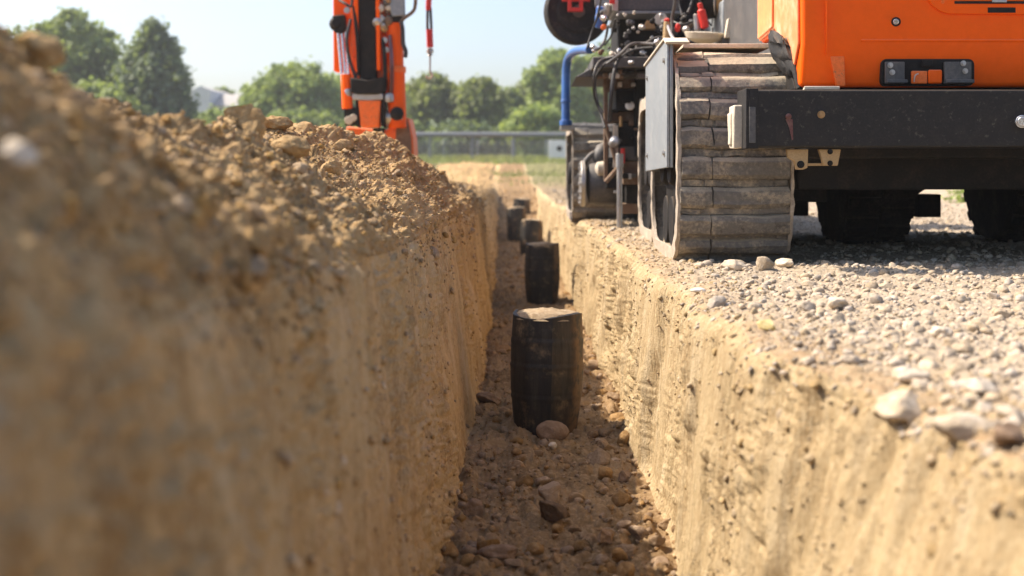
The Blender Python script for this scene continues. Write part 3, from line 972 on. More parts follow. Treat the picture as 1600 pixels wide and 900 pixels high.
# post of stacked hydraulic valve blocks
def blk(px0, py0, px1, py1, d, depth, mat, name='valve_block', bev=.005, jit=.002):
    a, b = at(px0, py1, d), at(px1, py0, d)
    return MB().box(a, (b.x, d + depth, b.z), jit=jit).build(name, mat, rig, bev)
for q in ((948, 112, 1008, 138, M_RUST), (962, 140, 1008, 172, M_BLACK), (952, 174, 1008, 190, M_RUST), (966, 192, 1008, 228, M_BLACK), (958, 229, 1008, 250, M_DGREY),
          (974, 252, 1010, 288, M_RUST), (978, 290, 1010, 318, M_BLACK), (968, 318, 1012, 334, M_RUST)):
    blk(q[0], q[1], q[2], q[3], 9.75 + random.uniform(0, .1), .5, q[4])
blk(944, 110, 950, 282, 9.72, .10, M_RUST, 'post_rail')
blk(958, 196, 966, 262, 9.70, .10, M_CREAM, 'post_rail')
lk = MB()
for k, (pa, pb) in enumerate((((946, 196), (966, 262)), ((966, 262), (946, 285)))):
    lk.tube([at(*pa, 9.68), at(*pb, 9.68)], .018, 10)
lk.build('link_arm', M_RUST, rig, .002)
MB().cyl(at(973, 232, 9.66), at(973, 255, 9.66), .017, n=14).build('red_gauge', M_RED, rig, .002)
MB().cyl(at(970, 182, 9.66), at(970, 198, 9.66), .013, n=14).build('copper_fitting', M_BRASS, rig, .002)
MB().lathe([(.01, 0), (.036, .012), (.03, .03), (.01, .036)], at(984, 166, 9.70), (0, -1, .25), 18).build('sensor_cap', M_WHITEP, rig, 0)
MB().lathe([(.01, 0), (.045, .015), (.045, .04), (.01, .06)], at(962, 222, 9.69), (-.6, -1, .1), 18).build('steel_dome', M_STEEL, rig, 0)
for _ in range(26):
    px, py = random.uniform(952, 1006), random.uniform(112, 322)
    w, h = random.uniform(4, 13), random.uniform(3, 10)
    blk(px, py, min(px + w, 1008), py + h, 9.68 + random.uniform(-.03, .05), .08, random.choice((M_BLACK, M_DGREY, M_RUST, M_STEEL)), 'small_valve', .003)
# support leg with its foot in the soil
sj = MB().cyl(at(968, 352, 9.6) - Vector((0, 0, .05)), at(968, 240, 9.6), .021, n=16)
sj.cyl(at(968, 262, 9.6), at(968, 240, 9.6), .03, n=16)
sj.build('support_leg', M_STEEL, rig, .002)

# engine deck
ed = MB()
a, b = at(922, 112, 9.6), at(1150, 96, 9.6)
ed.box((a.x, 9.2, a.z), (b.x, 10.7, b.z))
ed.prism([(p.x, p.z) for p in (at(897, 124, 9.8), at(940, 100, 9.8), at(1010, 100, 9.8), at(1010, 124, 9.8))], 'y', 9.55, 10.7)
deck = ed.build('engine_deck', M_DGREY, rig, .006)
blk(966, 22, 1062, 98, 9.9, .9, M_BLACK, 'engine_block', .012)
blk(965, -40, 1061, 17, 9.55, 1.0, M_DGREY, 'air_box', .012)
blk(962, 17, 1064, 21, 9.53, 1.0, M_GREY, 'air_box_lip', .003)
blk(957, -30, 966, 17, 9.5, .6, M_STEEL, 'frame_post', .004)
blk(1060, -40, 1180, 40, 10.1, .7, M_BLACK, 'engine_cover', .02)
blk(1068, 38, 1160, 70, 9.9, .6, M_DGREY, 'gearbox', .015)
blk(1128, 0, 1192, 70, 8.8, .9, M_GREY, 'grey_cover', .012)
blk(1128, 58, 1168, 72, 8.6, .3, M_DGREY, 'cover_step', .005)
bolts('bolt', rig, M_STEEL, [at(1172, 11, 8.8), at(1160, 40, 8.8)], r=.012)
# cylinders, flanges, clamps over the deck
def ring(px, py, d, r, w, mat, name, axis=(1, -.25, 0)):
    return MB().lathe([(r * .4, 0), (r, .006), (r, w - .006), (r * .4, w)], at(px, py, d), axis, 30).build(name, mat, rig, .003)
ring(1088, 2, 9.1, .125, .14, M_BLACK, 'exhaust_drum')
ring(1113, 2, 9.05, .10, .035, M_STEEL, 'exhaust_clamp')
ring(1120, 2, 9.05, .095, .10, M_BRASS, 'exhaust_sleeve')
ring(1140, 2, 9.0, .17, .03, M_STEEL, 'pump_flange')
ring(1149, 4, 8.95, .15, .04, M_RUBBER, 'pump_flange')
MB().lathe([(.01, 0), (.03, .01), (.03, .13), (.018, .14), (.018, .18), (.01, .185)], at(1102, 45, 8.9), (-.22, 0, 1), 20).build('red_cylinder', M_RED, rig, .002)
MB().cyl(at(1147, 36, 8.85), at(1147, 14, 8.85), .012, n=12).build('red_clip', M_RED, rig, .002)
MB().cyl(at(1090, 48, 8.95), at(1088, 22, 8.95), .024, n=16).build('steel_canister', M_STEEL, rig, .004)
# horn / bowl resting on the shelf
MB().lathe([(.05, 0), (.12, .03), (.135, .06), (.14, .075), (.05, .08)], at(1100, 68, 8.7), (.05, -.1, 1), 28).build('bowl_cap', M_CREAM, rig, .003)
for px, l in ((1136, 30), (1150, 26), (1163, 46)):
    MB().prism([(p.x, p.z) for p in (at(px - 5, 60, 8.6), at(px + 7, 60, 8.6), at(px + 3, 60 - l, 8.6), at(px, 60 - l, 8.6))], 'y', 8.55, 8.62).build('bracket', M_CREAM, rig, .004)
MB().tube([at(1041, 33, 8.9), at(1049, 55, 8.85), at(1060, 70, 8.8)], .010, 8).build('white_rod', M_WHITEP, rig, 0)
MB().cyl(at(1041, 72, 8.9), at(1042, 34, 8.9), .028, .022, n=16).build('tan_stub', M_TAN, rig, .004)
MB().lathe([(.008, 0), (.02, .008), (.02, .02), (.008, .026)], at(1042, 34, 8.9), (0, -.3, 1), 14).build('red_cap', M_RED, rig, 0)
MB().lathe([(.01, 0), (.018, .01), (.02, .04), (.01, .06)], at(1058, 50, 8.88), (.1, -.2, 1), 16).build('red_valve', M_RED, rig, .002)
MB().lathe([(.01, 0), (.025, .01), (.025, .03), (.01, .05)], at(1070, 48, 8.86), (.3, -1, .3), 18).build('steel_cap', M_STEEL, rig, .003)
MB().lathe([(.01, 0), (.05, .012), (.05, .03), (.01, .035)], at(1032, 31, 9.5), (0, -1, .1), 22).build('dial', M_CREAM, rig, .002)
MB().prism([(p.x, p.z) for p in (at(1004, 46, 9.5), at(1024, 46, 9.5), at(1020, 36, 9.5), at(1010, 32, 9.5))], 'y', 9.45, 9.55).build('brass_bracket', M_BRASS, rig, .004)
# scatter of couplings along the front of the engine
mats = (M_STEEL, M_BLACK, M_DGREY, M_RUST, M_CHROME, M_DGREY, M_BLACK, M_CREAM)
for _ in range(80):
    px, py = random.uniform(930, 1120), random.uniform(22, 108)
    r = random.uniform(.010, .026)
    p = at(px, py, 9.35 + random.uniform(-.15, .2))
    ax_ = Vector((random.uniform(-.6, .6), -random.uniform(.1, 1), random.uniform(-.2, 1)))
    MB().lathe([(r * .5, 0), (r, .004), (r, r * 1.1), (r * .7, r * 1.2), (r * .7, r * 2.2), (r * .3, r * 2.4)], p, ax_, 14).build('coupling', random.choice(mats), rig, .002)
for _ in range(22):
    px, py = random.uniform(925, 1010), random.uniform(86, 118)
    w, h = random.uniform(6, 18), random.uniform(4, 9)
    blk(px, py, px + w, py + h, 9.25 + random.uniform(0, .2), .12, random.choice((M_BLACK, M_DGREY, M_RUST, M_STEEL)), 'small_valve', .004)
# blue and orange fittings beside the reel
for px, py, m_, nm in ((936, 30, M_BLUE, 'blue_valve'), (941, 34, M_STEEL, 'steel_valve'), (948, 26, M_STEEL, 'steel_valve'), (934, 44, M_BLUE, 'blue_valve')):
    MB().lathe([(.015, 0), (.03, .01), (.03, .09), (.02, .10)], at(px, py, 9.6), (.1, -.2, 1), 16).build(nm, m_, rig, .002)
MB().box(at(932, 16, 9.6), at(955, 10, 9.6) + Vector((0, .05, 0))).build('orange_bar', M_ORANGE_WORN, rig, .003)
MB().lathe([(.01, 0), (.022, .01), (.022, .03), (.01, .035)], at(943, 43, 9.5), (0, -1, 0), 16).build('orange_knob', M_ORANGE_WORN, rig, .002)
MB().box(at(953, 6, 9.45), at(961, -6, 9.45) + Vector((0, .03, 0))).build('red_lamp', M_RED, rig, .004)
blk(930, -20, 956, 9, 9.8, .2, M_GREY, 'junction_box', .006)
# reel with its red bracket
rl = MB()
c = at(903, 18, 9.9)
ra = Vector((.18, -1, 0)).normalized()
rl.lathe([(.10, -.02), (.16, -.015), (.165, .0), (.20, .004), (.24, -.01), (.255, .02), (.255, .09), (.24, .12), (.10, .13)], c - ra * -.0, -ra, 56)
reel = rl.build('cable_reel', M_RUBBER, rig, .006)
MB().lathe([(.03, 0), (.05, .004), (.05, .016), (.03, .02)], c + ra * .02, ra, 24).build('reel_hub', M_DGREY, reel, .002)
rbk = MB()
for (xa, ya, xb, yb) in ((887, -30, 893, 17), (905, -30, 911, 17), (887, 12, 911, 18), (878, -30, 922, 2)):
    a, b = at(xa, yb, 9.76), at(xb, ya, 9.76)
    rbk.box((a.x, 9.74 + .002 * len(rbk.v) / 8, a.z), (b.x, 9.79 + .002 * len(rbk.v) / 8, b.z))
rbk.build('reel_bracket', M_RED, reel, .004)
# blue pipe
bp = MB().tube([at(884, 192, 11.0), at(884, 150, 11.0), at(885, 108, 11.0), at(890, 88, 10.9), at(902, 79, 10.6), at(922, 77, 10.2)], .037, 16, 8)
bp_o = bp.build('blue_pipe', M_BLUE, rig, 0)
MB().cyl(at(884, 196, 11.0), at(884, 188, 11.0), .055, n=20).build('pipe_collar', M_BLUE, bp_o, .003)
MB().cyl(at(884, 160, 11.0), at(884, 156, 11.0), .044, n=20).build('pipe_band', M_BLUE, bp_o, .003)
MB().box(at(876, 203, 11.0), at(893, 195, 11.0) + Vector((.03, .3, 0))).build('pipe_foot', M_STEEL, bp_o, .003)
# cables
cabs = [([(1022, 69), (1000, 68), (985, 70), (972, 82), (955, 95), (948, 100)], .012),
        ([(970, 80), (966, 92), (960, 110), (955, 150), (952, 190)], .015),
        ([(960, 88), (945, 92), (934, 100), (928, 120), (929, 150), (938, 175), (945, 200)], .010),
        ([(1020, 74), (990, 78), (965, 92), (945, 100), (932, 118)], .009),
        ([(935, 108), (930, 130), (934, 160), (942, 176)], .008),
        ([(1051, 60), (1050, 30), (1054, 8), (1056, -20)], .011),
        ([(1098, 18), (1094, 0), (1097, -20)], .008), ([(1075, 20), (1082, 0), (1080, -20)], .010), ([(1066, 24), (1062, 5), (1066, -20)], .008),
        ([(917, 75), (925, 50), (935, 20), (940, -10)], .008), ([(950, 40), (946, 60), (938, 74), (930, 78)], .010), ([(962, 30), (955, 55), (945, 70)], .008),
        ([(1008, 100), (985, 102), (968, 112), (958, 108)], .013), ([(1010, 108), (990, 112), (975, 104), (950, 116)], .010), ([(1004, 92), (980, 96), (970, 88)], .016),
        ([(1045, 66), (1032, 58), (1018, 62), (1006, 70)], .009), ([(1112, 40), (1100, 30), (1085, 33), (1066, 38), (1050, 33)], .007), ([(1078, 66), (1076, 54), (1068, 50)], .007)]
for k, (pts, r) in enumerate(cabs):
    dd = 9.0 + .03 * k if pts[0][0] < 1030 else 8.8 + .02 * k
    MB().tube([at(x, y, dd + .05 * math.sin(i * 1.7)) for i, (x, y) in enumerate(pts)], r, 8).build('cable', M_CABLE if k % 5 else M_DGREY, rig, 0)
# frame carrying the rig between its tracks
fr = MB().box((.60, 10.0, .30), (1.75, 12.9, .55)).box((.80, 9.7, .55), (1.6, 11.5, 1.2))
fr.build('rig_frame', M_BLACK, rig, .01)

# ------------------------------------------------------------------ excavator arm beyond the spoil heap
arm = thing('excavator_arm', 'orange excavator arm reaching down behind the spoil heap', 'excavator arm', (-1.45, 12.3, 0))
A = 12.0
def px_prism(mb, pts, y0, y1): return mb.prism([(p.x, p.z) for p in [at(x, y, A) for x, y in pts]], 'y', y0, y1)
st = px_prism(MB(), [(543, -420), (600, -420), (603, 110), (600, 150), (549, 150), (545, 110)], A + .10, A + .45)
stick = st.build('arm_beam', M_ORANGE_WORN, arm, .02)
px_prism(MB(), [(548, -420), (554, -420), (561, 112), (556, 112)], A - .02, A + .099).build('beam_flange', M_ORANGE, stick, .006)
px_prism(MB(), [(581, -420), (587, -420), (595, 110), (589, 110)], A - .02, A + .099).build('beam_flange', M_ORANGE, stick, .006)
px_prism(MB(), [(555, -420), (581, -420), (588, 124), (562, 124)], A + .01, A + .098).build('cover_strip', M_BLACK, stick, .01)
cg = px_prism(MB(), [(549, 122), (575, 126), (601, 121), (602, 144), (590, 148), (560, 148), (550, 145)], A - .08, A + .12)
collar = cg.build('wrist_guard', M_BLACK, arm, .012)
px_prism(MB(), [(552, 146), (599, 146), (600, 156), (575, 158), (551, 156)], A - .05, A + .14).build('wrist_pin', M_STEEL, arm, .01)
px_prism(MB(), [(561, 157), (596, 157), (593, 199), (565, 199)], A - .06, A + .15).build('bucket_link', M_ORANGE_WORN, arm, .012)
for xa, xb in ((556, 561), (596, 602)):
    px_prism(MB(), [(xa, 150), (xb, 150), (xb, 200), (xa, 196)], A - .03, A + .14).build('link_cheek', M_BLACK, arm, .006)
# side box beam at the left, cylinder rods
px_prism(MB(), [(514, -420), (541, -420), (549, 60), (548, 118), (540, 118), (538, 50), (533, 53), (535, 110), (518, 110)], A + .12, A + .3).build('side_casing', M_ORANGE, arm, .015)
MB().lathe([(.03, 0), (.06, .02), (.07, .05), (.07, .09), (.05, .12), (.04, .13)], at(528, 40, A + .14), (0, -1, .1), 20).build('hose_drum', M_BLACK, arm, .004)
for xa, xb in ((528, 535), (534, 541), (540, 546)):
    MB().cyl(at(xa, 50, A + .05), at(xb, 132, A + .02), .013, n=14).build('piston_rod', M_CHROME, arm, 0)
MB().cyl(at(541, 116, A), at(543, 170, A), .05, n=18).build('rod_tube', M_ORANGE, arm, .004)
MB().lathe([(.02, 0), (.045, .01), (.045, .07), (.03, .09)], at(543, 152, A), (.1, -.2, 1), 18).build('rod_joint', M_STEEL, arm, .004)
px_prism(MB(), [(518, 24), (538, 22), (540, 44), (533, 52), (521, 50)], A + .02, A + .119).build('valve_box', M_BLACK, arm, .012)
px_prism(MB(), [(537, 168), (557, 168), (557, 196), (539, 196)], A - .02, A + .12).build('pivot_bracket', M_BLACK, arm, .01)
MB().cyl(at(545, 188, A), at(545, 188, A - .1), .04, n=18).cyl(at(552, 184, A), at(552, 184, A - .09), .035, n=18).build('pivot_pin', M_CREAM, arm, .006)
# right hydraulic cylinder
MB().cyl(at(621, 200, A + .1), at(618, 112, A + .1), .088, n=28).cyl(at(618, 116, A + .1), at(616, 36, A + .1), .080, n=28).build('ram_cylinder', M_ORANGE, arm, .006)
MB().cyl(at(618, 114, A + .1), at(618, 104, A + .1), .10, n=28).build('ram_band', M_ORANGE_WORN, arm, .006)
MB().lathe([(.06, 0), (.09, .01), (.095, .06), (.06, .075)], at(616, 36, A + .1), (0, 0, 1), 24).build('ram_gland', M_BLACK, arm, .004)
MB().cyl(at(615, 32, A + .1), at(612, -420, A + .1), .055, n=20).build('ram_rod', M_CHROME, arm, 0)
px_prism(MB(), [(605, -10), (632, -10), (633, 24), (612, 26)], A + .0, A + .05).build('ram_shroud', M_GREY, arm, .01)
px_prism(MB(), [(607, 40), (612, 40), (617, 160), (606, 160)], A + .05, A + .3).build('arm_side_plate', M_ORANGE, arm, .008)
for _ in range(16):
    px, py = random.uniform(590, 612), random.uniform(-8, 52)
    r = random.uniform(.02, .05)
    MB().lathe([(r * .5, 0), (r, .01), (r, r), (r * .5, r * 1.4)], at(px, py, A + .04), (random.uniform(-.5, .5), -1, random.uniform(-.4, .6)), 14).build('hose_coupling', random.choice((M_CREAM, M_STEEL, M_BRASS, M_DGREY, M_RUST)), arm, .003)
MB().lathe([(.02, 0), (.045, .01), (.045, .07), (.03, .09)], at(608, 160, A), (0, -.2, 1), 18).build('rod_joint', M_STEEL, arm, .004)
for xa, ya, xb, yb, m_ in ((609, 55, 611, 155, M_REDL), (598, 60, 601, 140, M_BLACK), (553, 10, 560, 118, M_BLACK)):
    MB().tube([at(xa, ya, A), at((xa + xb) / 2 + 2, (ya + yb) / 2, A - .03), at(xb, yb, A)], .018, 8).build('hydraulic_hose', m_, arm, 0)
MB().tube([at(650, -30, A), at(649, 6, A), at(645, 18, A), at(632, 28, A), at(626, 34, A)], .017, 8).build('hydraulic_hose', M_RUST, arm, 0)
MB().tube([at(626, 32, A), at(629, 45, A), at(630, 68, A), at(634, 80, A), at(633, 90, A)], .02, 8).build('hydraulic_hose', M_CABLE, arm, 0)
MB().tube([at(530, 0, A + .05), at(540, 6, A), at(549, 9, A), at(551, -14, A)], .014, 8).build('hydraulic_hose', M_CABLE, arm, 0)
MB().tube([at(548, 30, A), at(542, 60, A - .03), at(546, 92, A), at(556, 122, A)], .016, 8).build('hydraulic_hose', M_CABLE, arm, 0)
for px, py in ((601, 63), (603, 78), (597, 30), (542, 16)):
    MB().hexbolt(at(px, py, A), (0, -1, 0), .02, .012).build('bolt', M_STEEL, arm, 0)
# pivot and bucket
MB().cyl(at(598, 184, A + .1), at(630, 184, A + .1), .075, n=24).build('bucket_pin', M_STEEL, arm, .006)
MB().lathe([(.03, 0), (.06, .01), (.065, .06), (.03, .08)], at(619, 178, A + .02), (.25, -1, 0), 24).build('pin_boss', M_BLACK, arm, .006)
bk = px_prism(MB(), [(537, 196), (600, 203), (617, 186), (636, 182), (643, 215), (645, 262), (634, 320), (600, 338), (560, 338), (540, 280)], A + .16, A + .62)
bucket = bk.build('bucket', M_ORANGE_WORN, arm, .02)
px_prism(MB(), [(617, 190), (634, 184), (640, 215), (641, 262), (630, 318), (612, 325)], A + .13, A + .155).build('bucket_side', M_RUST, bucket, .006)
px_prism(MB(), [(582, 200), (600, 200), (598, 208), (580, 207)], A + .05, A + .15).build('bucket_ear', M_BLACK, bucket, .006)

# red lifting sling
sl_ = thing('lifting_sling', 'red two legged lifting sling with a steel hook hanging against the trees', 'lifting sling', at(672, 120, 12.4))
MB().tube([at(671, -300, 12.4), at(670.5, -40, 12.4), at(670, 0, 12.4), at(669.5, 10, 12.4), at(670, 16, 12.4)], .028, 8, 3).build('strap', M_RED, sl_, 0)
MB().tube([at(668, 12, 12.4), at(668, 48, 12.4), at(671, 74, 12.4)], .014, 8).build('sling_leg', M_DGREY, sl_, 0)
MB().tube([at(672.5, 12, 12.4), at(674, 48, 12.4), at(673, 74, 12.4)], .014, 8).build('sling_leg', M_DGREY, sl_, 0)
MB().tube([at(671, 46, 12.38), at(671.5, 60, 12.38), at(672, 74, 12.38)], .032, 8).build('sling_sleeve', M_RED, sl_, 0)
MB().lathe([(.01, 0), (.035, .012), (.035, .04), (.015, .055)], at(672, 84, 12.4), (0, 0, 1), 16).lathe([(.008, 0), (.025, .01), (.01, .04)], at(672, 88, 12.4), (0, 0, 1), 12).build('swivel', M_STEEL, sl_, 0)
MB().tube([at(672, 86, 12.4), at(672, 112, 12.4)], .009, 8).build('hook_shank', M_STEEL, sl_, 0)
MB().tube([at(672, 112, 12.4), at(675.5, 117, 12.4), at(673.5, 121, 12.4), at(668, 121, 12.4), at(666.5, 118, 12.4)], .011, 8).build('hook', M_CREAM, sl_, 0)

# ------------------------------------------------------------------ black pipe stubs standing along the trench
M_PIPE, nt, bs, N_, L_ = _new('dusty_black_pipe')
p_, g_ = _pos(nt, (18, 18, 3))
p2_, _g = _pos(nt)
cc = _mix(nt, _range(nt, _noise(nt, p_, 1.2, 6, .7), .4, .75), (.014, .0135, .013), (.046, .039, .031))
cc = _mix(nt, _range(nt, _noise(nt, p2_, 9, 6, .7), .52, .78), cc, (.22, .155, .09))
sp = N_.new('ShaderNodeSeparateXYZ'); L_.new(_g.outputs['Normal'], sp.inputs[0])
cc = _mix(nt, _math(nt, 'MULTIPLY', _range(nt, sp.outputs[0], .35, .95), _range(nt, _noise(nt, p2_, 14, 5), .35, .6)), cc, (.15, .085, .04))
L_.new(cc, bs.inputs['Base Color']); bs.inputs['Roughness'].default_value = .6; bs.inputs['Specular IOR Level'].default_value = .35
_bump(nt, _noise(nt, p_, 2.2, 6, .7), .35, .01, bs)
M_SOILTOP = soil('pipe_soil', (.27, .19, .11), (.36, .27, .17), (.44, .35, .24))


def pipe_stub(x, y, zt, r, lean, label, seed, first_bulge=True):
    zb = -.86
    root = thing('pipe_stub', label, 'pipe', (x, y, zb), 'black pipe stubs standing in the trench')
    H = zt - zb
    prof, n = [], 70
    for i in range(n + 1):
        t = i / n
        b = 1.0 + .085 * math.sin(math.pi * min(1, t * 1.02)) ** 1.2 - .15 * (1 - t) ** 2
        for tb in (.36, .61, .80):
            if abs(t - tb) < .016: b += .014
            if abs(t - tb - .028) < .010: b -= .010
        prof.append((r * b * .97, H * t))
    n_ = 48
    mb = MB()
    V = []
    ax_ = Vector((lean, .02, 1)).normalized(); q = ax_.to_track_quat('Z', 'Y')
    full = prof + [(prof[-1][0] - .018, H + .004), (prof[-1][0] - .030, H - .02)]
    for rr_, h in full:
        for i in range(n_):
            a = 2 * math.pi * i / n_
            k = 1.0 * math.cos(math.pi / 9) / math.cos(((a + seed) % (2 * math.pi / 9)) - math.pi / 9) + .012 + .010 * math.sin(3 * a + seed + h * 5) + .008 * math.sin(7 * a + seed * 2)
            V.append(Vector((x, y, zb)) + q @ Vector((rr_ * k * math.cos(a), rr_ * k * math.sin(a), h + (.012 * math.sin(2 * a + seed) if h > H * .9 else 0))))
    m = len(full)
    F = [(k * n_ + i, k * n_ + (i + 1) % n_, (k + 1) * n_ + (i + 1) % n_, (k + 1) * n_ + i) for k in range(m - 1) for i in range(n_)]
    F.append(tuple(range(n_ - 1, -1, -1)))
    mb.add(V, F)
    mb.build('pipe_wall', M_PIPE, root, 0)
    # soil heaped in the mouth
    top = Vector((x, y, zb)) + q @ Vector((0, 0, H))
    Vt, Ft = [], []
    K, J = 10, 36
    for k in range(K + 1):
        for j in range(J):
            a = 2 * math.pi * j / J
            rr_ = (prof[-1][0] - .004) * k / K
            h = .022 * (1 - (k / K) ** 2) + .003
            h += .010 * float(vnoise(np.array(rr_ * math.cos(a) * 30 + seed), np.array(rr_ * math.sin(a) * 30), np.array(0.5), 3))
            Vt.append(top + q @ Vector((rr_ * math.cos(a), rr_ * math.sin(a), h if k < K else -.02)))
    Ft = [(k * J + j, k * J + (j + 1) % J, (k + 1) * J + (j + 1) % J, (k + 1) * J + j) for k in range(K) for j in range(J)]
    MB().add(Vt, Ft).build('soil_fill', M_SOILTOP, root, 0)
    return root


pipe_stub(.072, 6.17, -.25, .176, .02, 'nearest and largest black pipe stub, with a flat stone leaning on its foot', 1)
pipe_stub(float(centre(11.9)) + .09, 11.9, -.25, .165, .0, 'tall black pipe stub just behind the nearest one', 2)
pipe_stub(float(centre(18.5)) + .12, 18.5, -.29, .165, .03, 'third black pipe stub along the trench, half hidden', 3)
pipe_stub(float(centre(21.5)) - .05, 21.5, -.20, .165, 0, 'fourth black pipe stub, near the far end of the trench', 4)
pipe_stub(float(centre(23.6)) + .05, 23.6, -.10, .165, .02, 'farthest small black pipe stub at the trench end', 5)

# ------------------------------------------------------------------ single stones and clods one can point at
def ground_hit(px, py, cols=None):
    """nearest vertex of the earth to a view ray through a pixel"""
    c0, c1 = cols or (36, NC - 40)
    ix = (PX2[:, c0:c1] / PY2[:, c0:c1]) * F_PX + VX
    iy = VY - (PZ2[:, c0:c1] - CAM_Z) / PY2[:, c0:c1] * F_PX
    ok = PY2[:, c0:c1] > .5
    d2 = np.where(ok, (ix - px) ** 2 + (iy - py) ** 2, 1e12)
    near_ = d2 < max(36.0, d2.min() * 1.5)
    yy = np.where(near_, PY2[:, c0:c1], 1e9)
    i, j = np.unravel_index(np.argmin(yy), yy.shape)
    return Vector((PX2[i, j + c0], PY2[i, j + c0], PZ2[i, j + c0]))


def stone(name, label, cat, p, size, mat, seed, ang=.4, flat=.8, rz=0.0, tilt=(0, 0), lump=.25, lift=.3, group=None):
    V, F = rock_shape(4, seed, ang, flat, lump)
    V = V + (.09 if 'clod' in name else .035) * np.stack([fbm(V[:, 0] * 5 + k, V[:, 1] * 5, V[:, 2] * 5, 5, seed + k, .6) for k in range(3)], -1)
    o = mesh_np(name, V * np.array(size), F, mat, True)
    o.location = Vector(p) + Vector((0, 0, size[2] * lift))
    o.rotation_euler = (tilt[0], tilt[1], rz)
    return tag(o, label, cat, group)


M_STONE_T = soil('brown_stone', (.19, .12, .075), (.255, .17, .11), (.32, .23, .16), grain=.8)
M_STONE_D = soil('dark_clod', (.10, .065, .04), (.135, .09, .058), (.18, .125, .08), grain=.8)
M_STONE_L = soil('pale_stone', (.50, .41, .30), (.60, .51, .39), (.66, .58, .47), grain=.6)
M_STONE_W = soil('white_stone', (.66, .59, .48), (.76, .70, .60), (.80, .76, .68), grain=.3)
M_STONE_Y = soil('yellow_stone', (.50, .40, .18), (.62, .52, .26), (.68, .58, .34), grain=.4)
M_EDGE = soil('edge_stone', (.44, .34, .23), (.56, .46, .33), (.64, .55, .43), grain=.8)
fl_c = (fi['floor'] + 10, fi['wall_right'] - 10)
gr_c = (fi['ground'] - 20, NC - 40)
hp_c = (fi['heap'] + 20, fi['wall_left'] + 30)
gh = ground_hit
stone('flat_stone', 'flat brown stone leaning on the foot of the nearest black pipe', 'stone', (.105, 5.93, -.80), (.092, .05, .056), M_STONE_T, 5, .3, .95, .1, (-.3, .12), .12, .55)
stone('pale_pebble', 'small pale round pebble on the floor below the flat stone', 'stone', gh(862, 694, fl_c), (.022, .02, .019), M_STONE_L, 8, .2, .9, .3)
stone('dark_clod', 'large dark angular clod in the middle of the trench floor', 'clod', gh(868, 815, fl_c), (.068, .05, .052), M_STONE_D, 12, .6, .9, .5, (.2, .5), .25, .55)
stone('floor_clod', 'squarish brown clod on the trench floor under the left wall', 'clod', gh(740, 800, fl_c), (.055, .05, .05), M_STONE_T, 15, .5, .9, .8, (.2, .1), .25, .4)
stone('floor_clod', 'pale squarish stone at the foot of the sunlit wall', 'stone', gh(978, 745, fl_c), (.034, .03, .03), M_STONE_T, 16, .5, .9, .3, (.1, .2), .2, .5)
stone('floor_clod', 'long light brown clod lying at the lower edge beside the dark clod', 'clod', gh(785, 868, fl_c), (.062, .036, .03), M_STONE_T, 18, .45, .8, .2, (0, .1), .25, .5)
stone('floor_clod', 'pointed brown clod on the trench floor right of the dark clod', 'clod', gh(950, 845, fl_c), (.05, .04, .04), M_STONE_T, 19, .6, .8, 1.1, (.3, 0), .25, .4)
stone('floor_clod', 'rounded brown clod near the pipe at the shaded left wall foot', 'clod', gh(768, 622, fl_c), (.075, .05, .04), M_STONE_T, 22, .4, .8, .2, (.1, .2), .3, .4)
# edge rocks, right
stone('edge_rock', 'big pale rock set in the near right trench edge', 'rock', gh(1416, 624, gr_c) - Vector((0, 0, .024)), (.066, .07, .05), M_EDGE, 31, .45, .85, .3, (.2, .1), .2, .25)
stone('edge_rock', 'long grey rock sunk in the edge right of the big pale rock', 'rock', gh(1520, 665, gr_c) - Vector((0, 0, .016)), (.075, .06, .036), M_EDGE, 33, .5, .75, -.4, (.1, .2), .25, .3)
stone('edge_rock', 'brownish rock at the right border on the trench edge', 'rock', gh(1580, 690, gr_c), (.04, .04, .03), M_STONE_T, 34, .5, .8, .4, (.1, .2), .25, .4)
stone('yellow_stone', 'small yellow stone on the gravel by the trench edge', 'stone', gh(1195, 511, gr_c), (.034, .024, .022), M_STONE_Y, 36, .5, .7, -.3, (0, .2), .12, .5)
stone('white_stone', 'small white stone at the gravel edge in front of the track', 'stone', gh(1086, 455, gr_c), (.026, .022, .02), M_STONE_W, 37, .4, .7, .3, (0, 0), .12, .5)
for k, (px, py, s, lab) in enumerate(((1150, 417, .065, 'grey rock pressed against the near track, leftmost of three'), (1195, 414, .055, 'grey rock pressed against the near track, middle of three'), (1232, 412, .05, 'grey rock at the right corner of the near track'))):
    stone('track_rock', lab, 'rock', gh(px, py, gr_c), (s, s * .8, s * .7), M_STONE_L if k != 1 else M_GROUND, 40 + k, .5, .8, k * 1.1, (.1, .1), .25, .35)
for k, (px, py, s, lab) in enumerate(((1530, 608, .030, 'flat cream stone on the near gravel at right'), (1310, 478, .035, 'cream stone in the gravel below the bumper'), (1470, 520, .03, 'rounded cream stone in the middle of the gravel'), (1420, 590, .032, 'cream stone just above the big pale edge rock'))):
    stone('gravel_stone', lab, 'stone', gh(px, py, gr_c), (s * 1.2, s, s * .75), M_STONE_L, 50 + k, .4, .75, k * .9, (.1, .1), .2, .4)
# clods on the heap
def skyline(px):
    """the point of the spoil heap that stands against the sky in a column of the view"""
    c0, c1 = hp_c
    ix = (PX2[:, c0:c1] / PY2[:, c0:c1]) * F_PX + VX
    iy = np.where((np.abs(ix - px) < 6) & (PY2[:, c0:c1] > .5), VY - (PZ2[:, c0:c1] - CAM_Z) / PY2[:, c0:c1] * F_PX, 1e9)
    i, j = np.unravel_index(np.argmin(iy), iy.shape)
    return Vector((PX2[i, j + c0], PY2[i, j + c0], PZ2[i, j + c0]))


